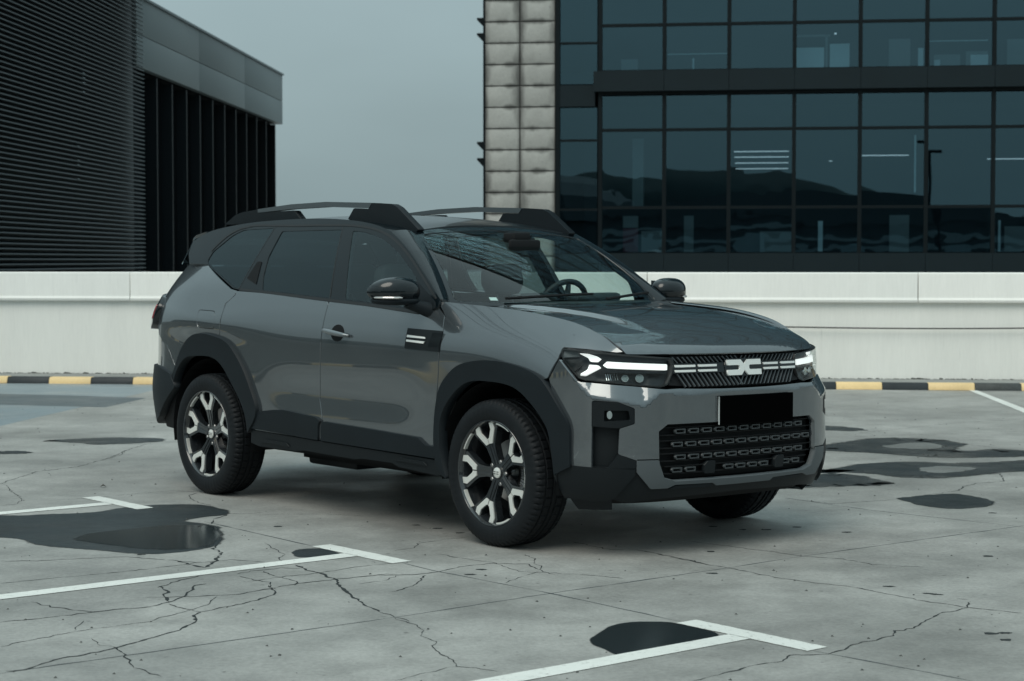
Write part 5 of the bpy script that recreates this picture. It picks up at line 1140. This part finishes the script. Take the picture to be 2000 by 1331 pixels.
# ------------------------------------------------------------------ wheels
def lathe(prof, n, axis_off=0):
    """prof: (lateral outwards, radius); axis along y, outwards = -y"""
    vs = []; fs = []; k = len(prof)
    for i in range(n):
        a = 2*math.pi*i/n
        for (l, r) in prof: vs.append((r*math.cos(a), -l, r*math.sin(a)))
    for i in range(n):
        j = (i+1) % n
        for m in range(k-1): fs.append((i*k+m, i*k+m+1, j*k+m+1, j*k+m))
    return vs, fs
RT, RR = .362, .262
def tyre_mesh():
    # half width .112; tread ribs with grooves and a blocked shoulder
    prof = [(.095, .255), (.104, .262), (.110, .275), (.1135, .298), (.1125, .318), (.107, .337), (.099, .349), (.092, .3555), (.082, .3595), (.066, .3612), (.063, .3535), (.054, .3535), (.051, .3618), (.022, .3620), (.019, .354), (.010, .354), (.007, .362)]
    prof = prof+[(-l, r) for l, r in prof[::-1]]
    n = 288; vs, fs = lathe(prof, n); k = len(prof); vs = [list(v) for v in vs]
    for i in range(n):
        a = 2*math.pi*i/n
        for m, (l, r) in enumerate(prof):
            al = abs(l)
            dr = 0
            if al > .068 and r > .345 and (i % 4 == 0): dr = -.0085
            elif .02 < al < .055 and r > .360 and (i % 6 == 0): dr = -.006
            elif al > .105 and .300 < r < .335 and (i % 3 == 0) and (i//36) % 2: dr = .0
            if dr: vs[i*k+m][0] += dr*math.cos(a); vs[i*k+m][2] += dr*math.sin(a)
            # raised lettering-like blocks on the side wall
            if .296 < r < .32 and al > .112 and (i % 5 in (1, 2)) and (i % 72) < 26: vs[i*k+m][1] -= .0012*np.sign(l)
    return vs, fs
def rim_piece(polys, l0, l1, M=None):
    pass
def polar(th, r, t):
    c, s = math.cos(th), math.sin(th); return (r*c-t*s, r*s+t*c)
def wheel(x, w, side, spin):
    sg = 1 if side == 'R' else -1
    o = empty('wheel', (x, -w*sg, RT), 0, CAR)
    def put(name, vs, fs, m, smooth=True, ang=35):
        vv = [(v[0], v[1]*sg, v[2]) for v in vs]; ff = fs if sg > 0 else [f[::-1] for f in fs]
        b = MB(); b.add(vv, ff); q = b.build(name, m, o, smooth=smooth); return q
    vs, fs = tyre_mesh(); put('tyre', vs, fs, RUBBER)
    prof = [(.104, .2625), (.1065, .2600), (.1055, .2545), (.098, .2500), (.080, .243), (.03, .232), (-.06, .226), (-.09, .232), (-.10, .255)]
    vs, fs = lathe(prof, 96); put('rim_barrel', vs, fs, RIMD)
    # back of the wheel: dark disc so nothing shows through, with brake disc and caliper
    vs, fs = lathe([(-.02, 0), (-.02, .15), (-.035, .15), (-.035, .158), (-.06, .158)], 64); put('brake_disc', vs, fs, DISC)
    vs, fs = lathe([(-.075, 0), (-.075, .228)], 48); put('brake_shield', vs, fs, BLACK)
    b = MB(); 
    a0 = -.15 if x > -1 else .1
    for k in range(7):
        a = a0+(k-3)*.11
        b.tube([(.12*math.cos(a), .005, .12*math.sin(a)), (.175*math.cos(a), -.004, .175*math.sin(a))], .018, 6)
    put('brake_caliper', b.v, b.f, mat('caliper_grey', (.20, .21, .215), .45, metal=.5))
    # five forked spokes
    def solid(poly, ltop, lbot, slope=0):
        n = len(poly); vs = []
        for l in (ltop, lbot):
            for (px_, py_) in poly:
                rr = math.hypot(px_, py_); vs.append((px_, -(l-slope*(1-rr/RR)), py_))
        fs = [(i, (i+1) % n, n+(i+1) % n, n+i) for i in range(n)]
        return vs, fs, n
    R_ = RR
    def tess(outer, hole, ltop, lbot, slope):
        V2, F2, loops = triangulate(outer, [hole] if hole else [], .03)
        vs = []; fs = []
        for l, rev in ((ltop, 0), (lbot, 1)):
            b0 = len(vs); 
            for p in V2:
                rr = math.hypot(p[0], p[1]); vs.append((p[0], -(l-slope*max(0, 1-rr/RR)**1.3), p[1]))
            for f in F2: fs.append(tuple(b0+int(i) for i in (f if rev else f[::-1])))
        for lp in loops:
            b0 = len(vs); k = len(lp)
            for l in (ltop, lbot):
                for p in lp:
                    rr = math.hypot(p[0], p[1]); vs.append((p[0], -(l-slope*max(0, 1-rr/RR)**1.3), p[1]))
            fs += [(b0+i, b0+(i+1) % k, b0+k+(i+1) % k, b0+k+i) for i in range(k)]
        return vs, fs
    for k in range(5):
        th = spin+k*2*math.pi/5
        q = lambda pts: [polar(th, r*R_, t*R_) for r, t in pts]
        up = [(.10, .105), (.30, .095), (.50, .125), (.60, .19), (.80, .345), (.975, .345)]
        outer = q(up+[(r, -t) for r, t in up[::-1]])
        hol = [(.965, .125), (.80, .130), (.675, .030)]; hole = q(hol+[(r, -t) for r, t in hol[::-1]])
        vs, fs = tess(outer, hole, .085, .045, .030); put('spoke', vs, fs, RIMD, ang=30)
        um = [(.56, .012), (.55, .095), (.805, .272), (.985, .262)]; mh = [(.985, .152), (.805, .150), (.665, .045), (.655, .012)]
        for sgn in (1, -1):
            face = q([(r, t*sgn) for r, t in um]+[(r, t*sgn) for r, t in mh])
            vs, fs = tess(face, None, .0905, .078, .030); put('spoke_face', vs, fs, MACH, ang=30)
        # ridge along the spoke
        for sgn in (1, -1):
            vs, fs = tess(q([(.16, .02*sgn), (.54, .014*sgn), (.54, .055*sgn), (.16, .07*sgn)]), None, .089, .07, .030); put('spoke_ridge', vs, fs, RIMD)
        # machined arc of the rim between two forks
        tm = th+math.pi/5; arc = []
        for j in range(9): a = tm+(-.20+.40*j/8); arc.append((.985*R_*math.cos(a), .985*R_*math.sin(a)))
        for j in range(9): a = tm+(.20-.40*j/8); arc.append((.925*R_*math.cos(a), .925*R_*math.sin(a)))
        vs, fs = tess(arc, None, .0965, .07, 0); put('rim_arc', vs, fs, MACH)
        arc = []
        for j in range(9): a = th+(-.15+.30*j/8); arc.append((.990*R_*math.cos(a), .990*R_*math.sin(a)))
        for j in range(9): a = th+(.15-.30*j/8); arc.append((.968*R_*math.cos(a), .968*R_*math.sin(a)))
        vs, fs = tess(arc, None, .0945, .07, 0); put('rim_arc', vs, fs, MACH)
        a = th+math.pi/5; c_, s_ = math.cos(a)*.0575, math.sin(a)*.0575
        b = MB(); n = 6; pr = [(.011, -.052), (.011, -.062), (.008, -.065)]
        vs = []; fs = []
        for (r, y) in pr:
            for i in range(n): vs.append((c_+r*math.cos(i*math.pi/3), y, s_+r*math.sin(i*math.pi/3)))
        for m in range(2):
            for i in range(n): fs.append((m*n+i, m*n+(i+1) % n, (m+1)*n+(i+1) % n, (m+1)*n+i))
        fs.append(tuple(range(2*n, 3*n))); put('lug_nut', vs, fs, DISC, smooth=False)
    vs, fs = lathe([(.070, 0), (.069, .020), (.064, .029), (.055, .031), (.02, .034), (.02, .055), (-.01, .075)], 40); put('hub', vs, fs, RIMD)
    vs, fs = lathe([(.0745, 0), (.0735, .018), (.070, .0255), (.064, .0265)], 36); put('hub_cap', vs, fs, MACH)
    for sgn in (1, -1):
        for zz in (.005, -.005):
            b = MB(); b.box(.004*sgn, .018*sgn, -.0755, -.072, zz-.0015, zz+.0015); put('cap_mark', b.v, b.f, BLACK, smooth=False)
    return o
for (x, sp) in ((0, math.pi), (-2.702, math.pi*.5+.06)):
    for sd in RL: wheel(x, .776, sd, sp if sd == 'R' else math.pi-sp)
# ------------------------------------------------------------------ wheel wells, underside, cabin
for x, cx in ((0, .02), (-2.702, -2.67)):
    for sg in (1, -1):
        m_ = MB(); vs = []; fs = []; n = 25
        for i in range(n):
            a = R(-12)+R(204)*i/(n-1); xx, zz = cx+.445*math.cos(a), .385+.43*math.sin(a)
            for w in (.40, .862): vs.append((xx, -w*sg, zz))
        for i in range(n-1): fs.append((2*i, 2*i+1, 2*i+3, 2*i+2))
        vs.append((cx, -.40*sg, .38)); c_ = len(vs)-1
        for i in range(n-1): fs.append((2*i, 2*i+2, c_))
        m_.add(vs, fs); m_.build('wheel_well', BLACK, CAR, smooth=False)
def rbox(name, x0, x1, w0, w1, z0, z1, m, bev=.0, parent=None, M=None):
    b = MB(); b.box(x0, x1, -w1, -w0, z0, z1, M); return b.build(name, m, parent or CAR, bevel=bev)
rbox('engine_block', -.46, .66, -.42, .42, .26, 1.02, BLACK)
rbox('inner_wing', -.46, .45, -.74, .74, .86, 1.05, BLACK)
rbox('floor_pan', -2.28, -.40, -.46, .46, .232, .42, BLACK); rbox('inner_sill', -2.25, -.42, -.80, .80, .315, .42, BLACK)
rbox('rear_floor', -3.45, -2.25, -.44, .44, .28, .95, BLACK)
rbox('rear_side_block', -3.40, -2.25, -.72, .72, .86, 1.12, BLACK)
rbox('door_lining', -2.28, -.42, .735, .765, .40, 1.17, LINER); rbox('door_lining', -2.28, -.42, -.765, -.735, .40, 1.17, LINER)
rbox('cabin_floor', -2.3, -.46, -.74, .74, .42, .46, LINER)
rbox('fuel_tank', -2.25, -1.75, -.5, .45, .195, .30, CLAD2, .02)
m_ = MB(); m_.tube([(-.2, .2, .27), (-1.2, .22, .25), (-2.1, .3, .26), (-3.1, .45, .30)], .035, 8); m_.build('exhaust_pipe', DISC, CAR, smooth=True)
m_ = MB(); m_.tube([(-2.702, -.70, .34), (-2.702, .70, .34)], .045, 8); m_.build('rear_axle', BLACK, CAR, smooth=True)
m_ = MB(); m_.tube([(0, -.70, .30), (.02, 0, .28), (0, .70, .30)], .03, 8); m_.build('front_arm', BLACK, CAR, smooth=True)
# dashboard and steering wheel (driver sits on the car's left)
m_ = MB(); vs = []; fs = []
pr = [(-.28, 1.140), (-.40, 1.172), (-.62, 1.178), (-.74, 1.150), (-.80, 1.06), (-.78, .80), (-.45, .6)]
for w in (-.73, .73):
    for x, z in pr: vs.append((x, -w, z))
k = len(pr)
for i in range(k-1): fs.append((i, i+1, k+i+1, k+i))
fs += [tuple(range(k))[::-1], tuple(range(k, 2*k))]
m_.add(vs, fs); DB = m_.build('dashboard', DASH, CAR, bevel=.02)
b = MB(); b.box(-.70, -.60, .22, .56, 1.172, 1.222); b.build('instrument_hood', DASH, DB, bevel=.022)
b = MB(); b.box(-.66, -.645, -.14, .12, 1.15, 1.225); b.build('centre_screen', GLOSS, DB, bevel=.006)
SWC = Vector((-.93, .385, 1.115)); ax = Vector((-.90, 0, .42)).normalized(); ua = Vector((0, 1, 0)); va = ax.cross(ua)
pts = [SWC+(ua*math.cos(2*math.pi*i/40)+va*math.sin(2*math.pi*i/40))*.185 for i in range(41)]
m_ = MB(); m_.tube(pts, .0165, 10, caps=False); SWO = m_.build('steering_wheel', mat('wheel_leather', (.012, .014, .016), .5), CAR, smooth=True)
for a in (0, math.pi, -math.pi/2):
    m_ = MB(); d = ua*math.cos(a)+va*math.sin(a); m_.tube([SWC-ax*.03, SWC+d*.10-ax*.02, SWC+d*.18], [.035, .02, .012], 8); m_.build('wheel_spoke', DASH, SWO, smooth=True)
m_ = MB(); m_.tube([SWC-ax*.02, SWC-ax*.30], .03, 8); m_.build('steering_column', DASH, SWO, smooth=True)
def seat(x, y, wd):
    M = Matrix.Translation((x, y, .62)) @ Matrix.Rotation(R(-14), 4, 'Y')
    b = MB(); b.box(-.07, .07, -wd/2, wd/2, -.05, .54, M); s = b.build('seat', FABRIC, CAR, bevel=.05, seg=3)
    b = MB(); b.box(-.02, .48, -wd/2, wd/2, -.12, .06, Matrix.Translation((x, y, .60))); b.build('seat_cushion', FABRIC, s, bevel=.05, seg=3)
    M2 = Matrix.Translation((x-.165, y, 1.285)) @ Matrix.Rotation(R(-8), 4, 'Y')
    b = MB(); b.prism([(-.10, -.085), (.10, -.085), (.135, -.02), (.128, .06), (.09, .095), (-.09, .095), (-.128, .06), (-.135, -.02)], -.05, .05, M2 @ Matrix.Rotation(R(90), 4, 'Z') @ Matrix.Rotation(R(90), 4, 'X')); b.build('headrest', FABRIC, s, bevel=.025, seg=3)
    for dy in (-.055, .055):
        b = MB(); b.tube([(x-.125, y+dy, 1.10), (x-.155, y+dy, 1.24)], .007, 8); b.build('headrest_rod', CHROME_D, s, smooth=True)
CHROME_D = mat('dark_steel', (.08, .085, .09), .3, metal=.8)
seat(-1.28, -.385, .50); seat(-1.28, .385, .50)
for y in (-.42, 0, .42): seat(-2.20, y, .40)
b = MB(); b.box(-.80, -.775, -.11, .11, 1.455, 1.515); b.build('rear_view_mirror', BLACK, CAR, bevel=.012)
b = MB(); b.box(-.905, -.80, -.06, .06, 1.50, 1.555); b.build('mirror_stalk', BLACK, CAR, bevel=.012)
b = MB(); b.box(-.455, -.385, -.585, -.555, 1.1755, 1.1765); 
panel('windscreen_sticker', CAR, WHITE, [(.455, .035), (.487, .035), (.487, .055), (.455, .055)], S_screen, h=.05, depth=.001, lift=-.010)
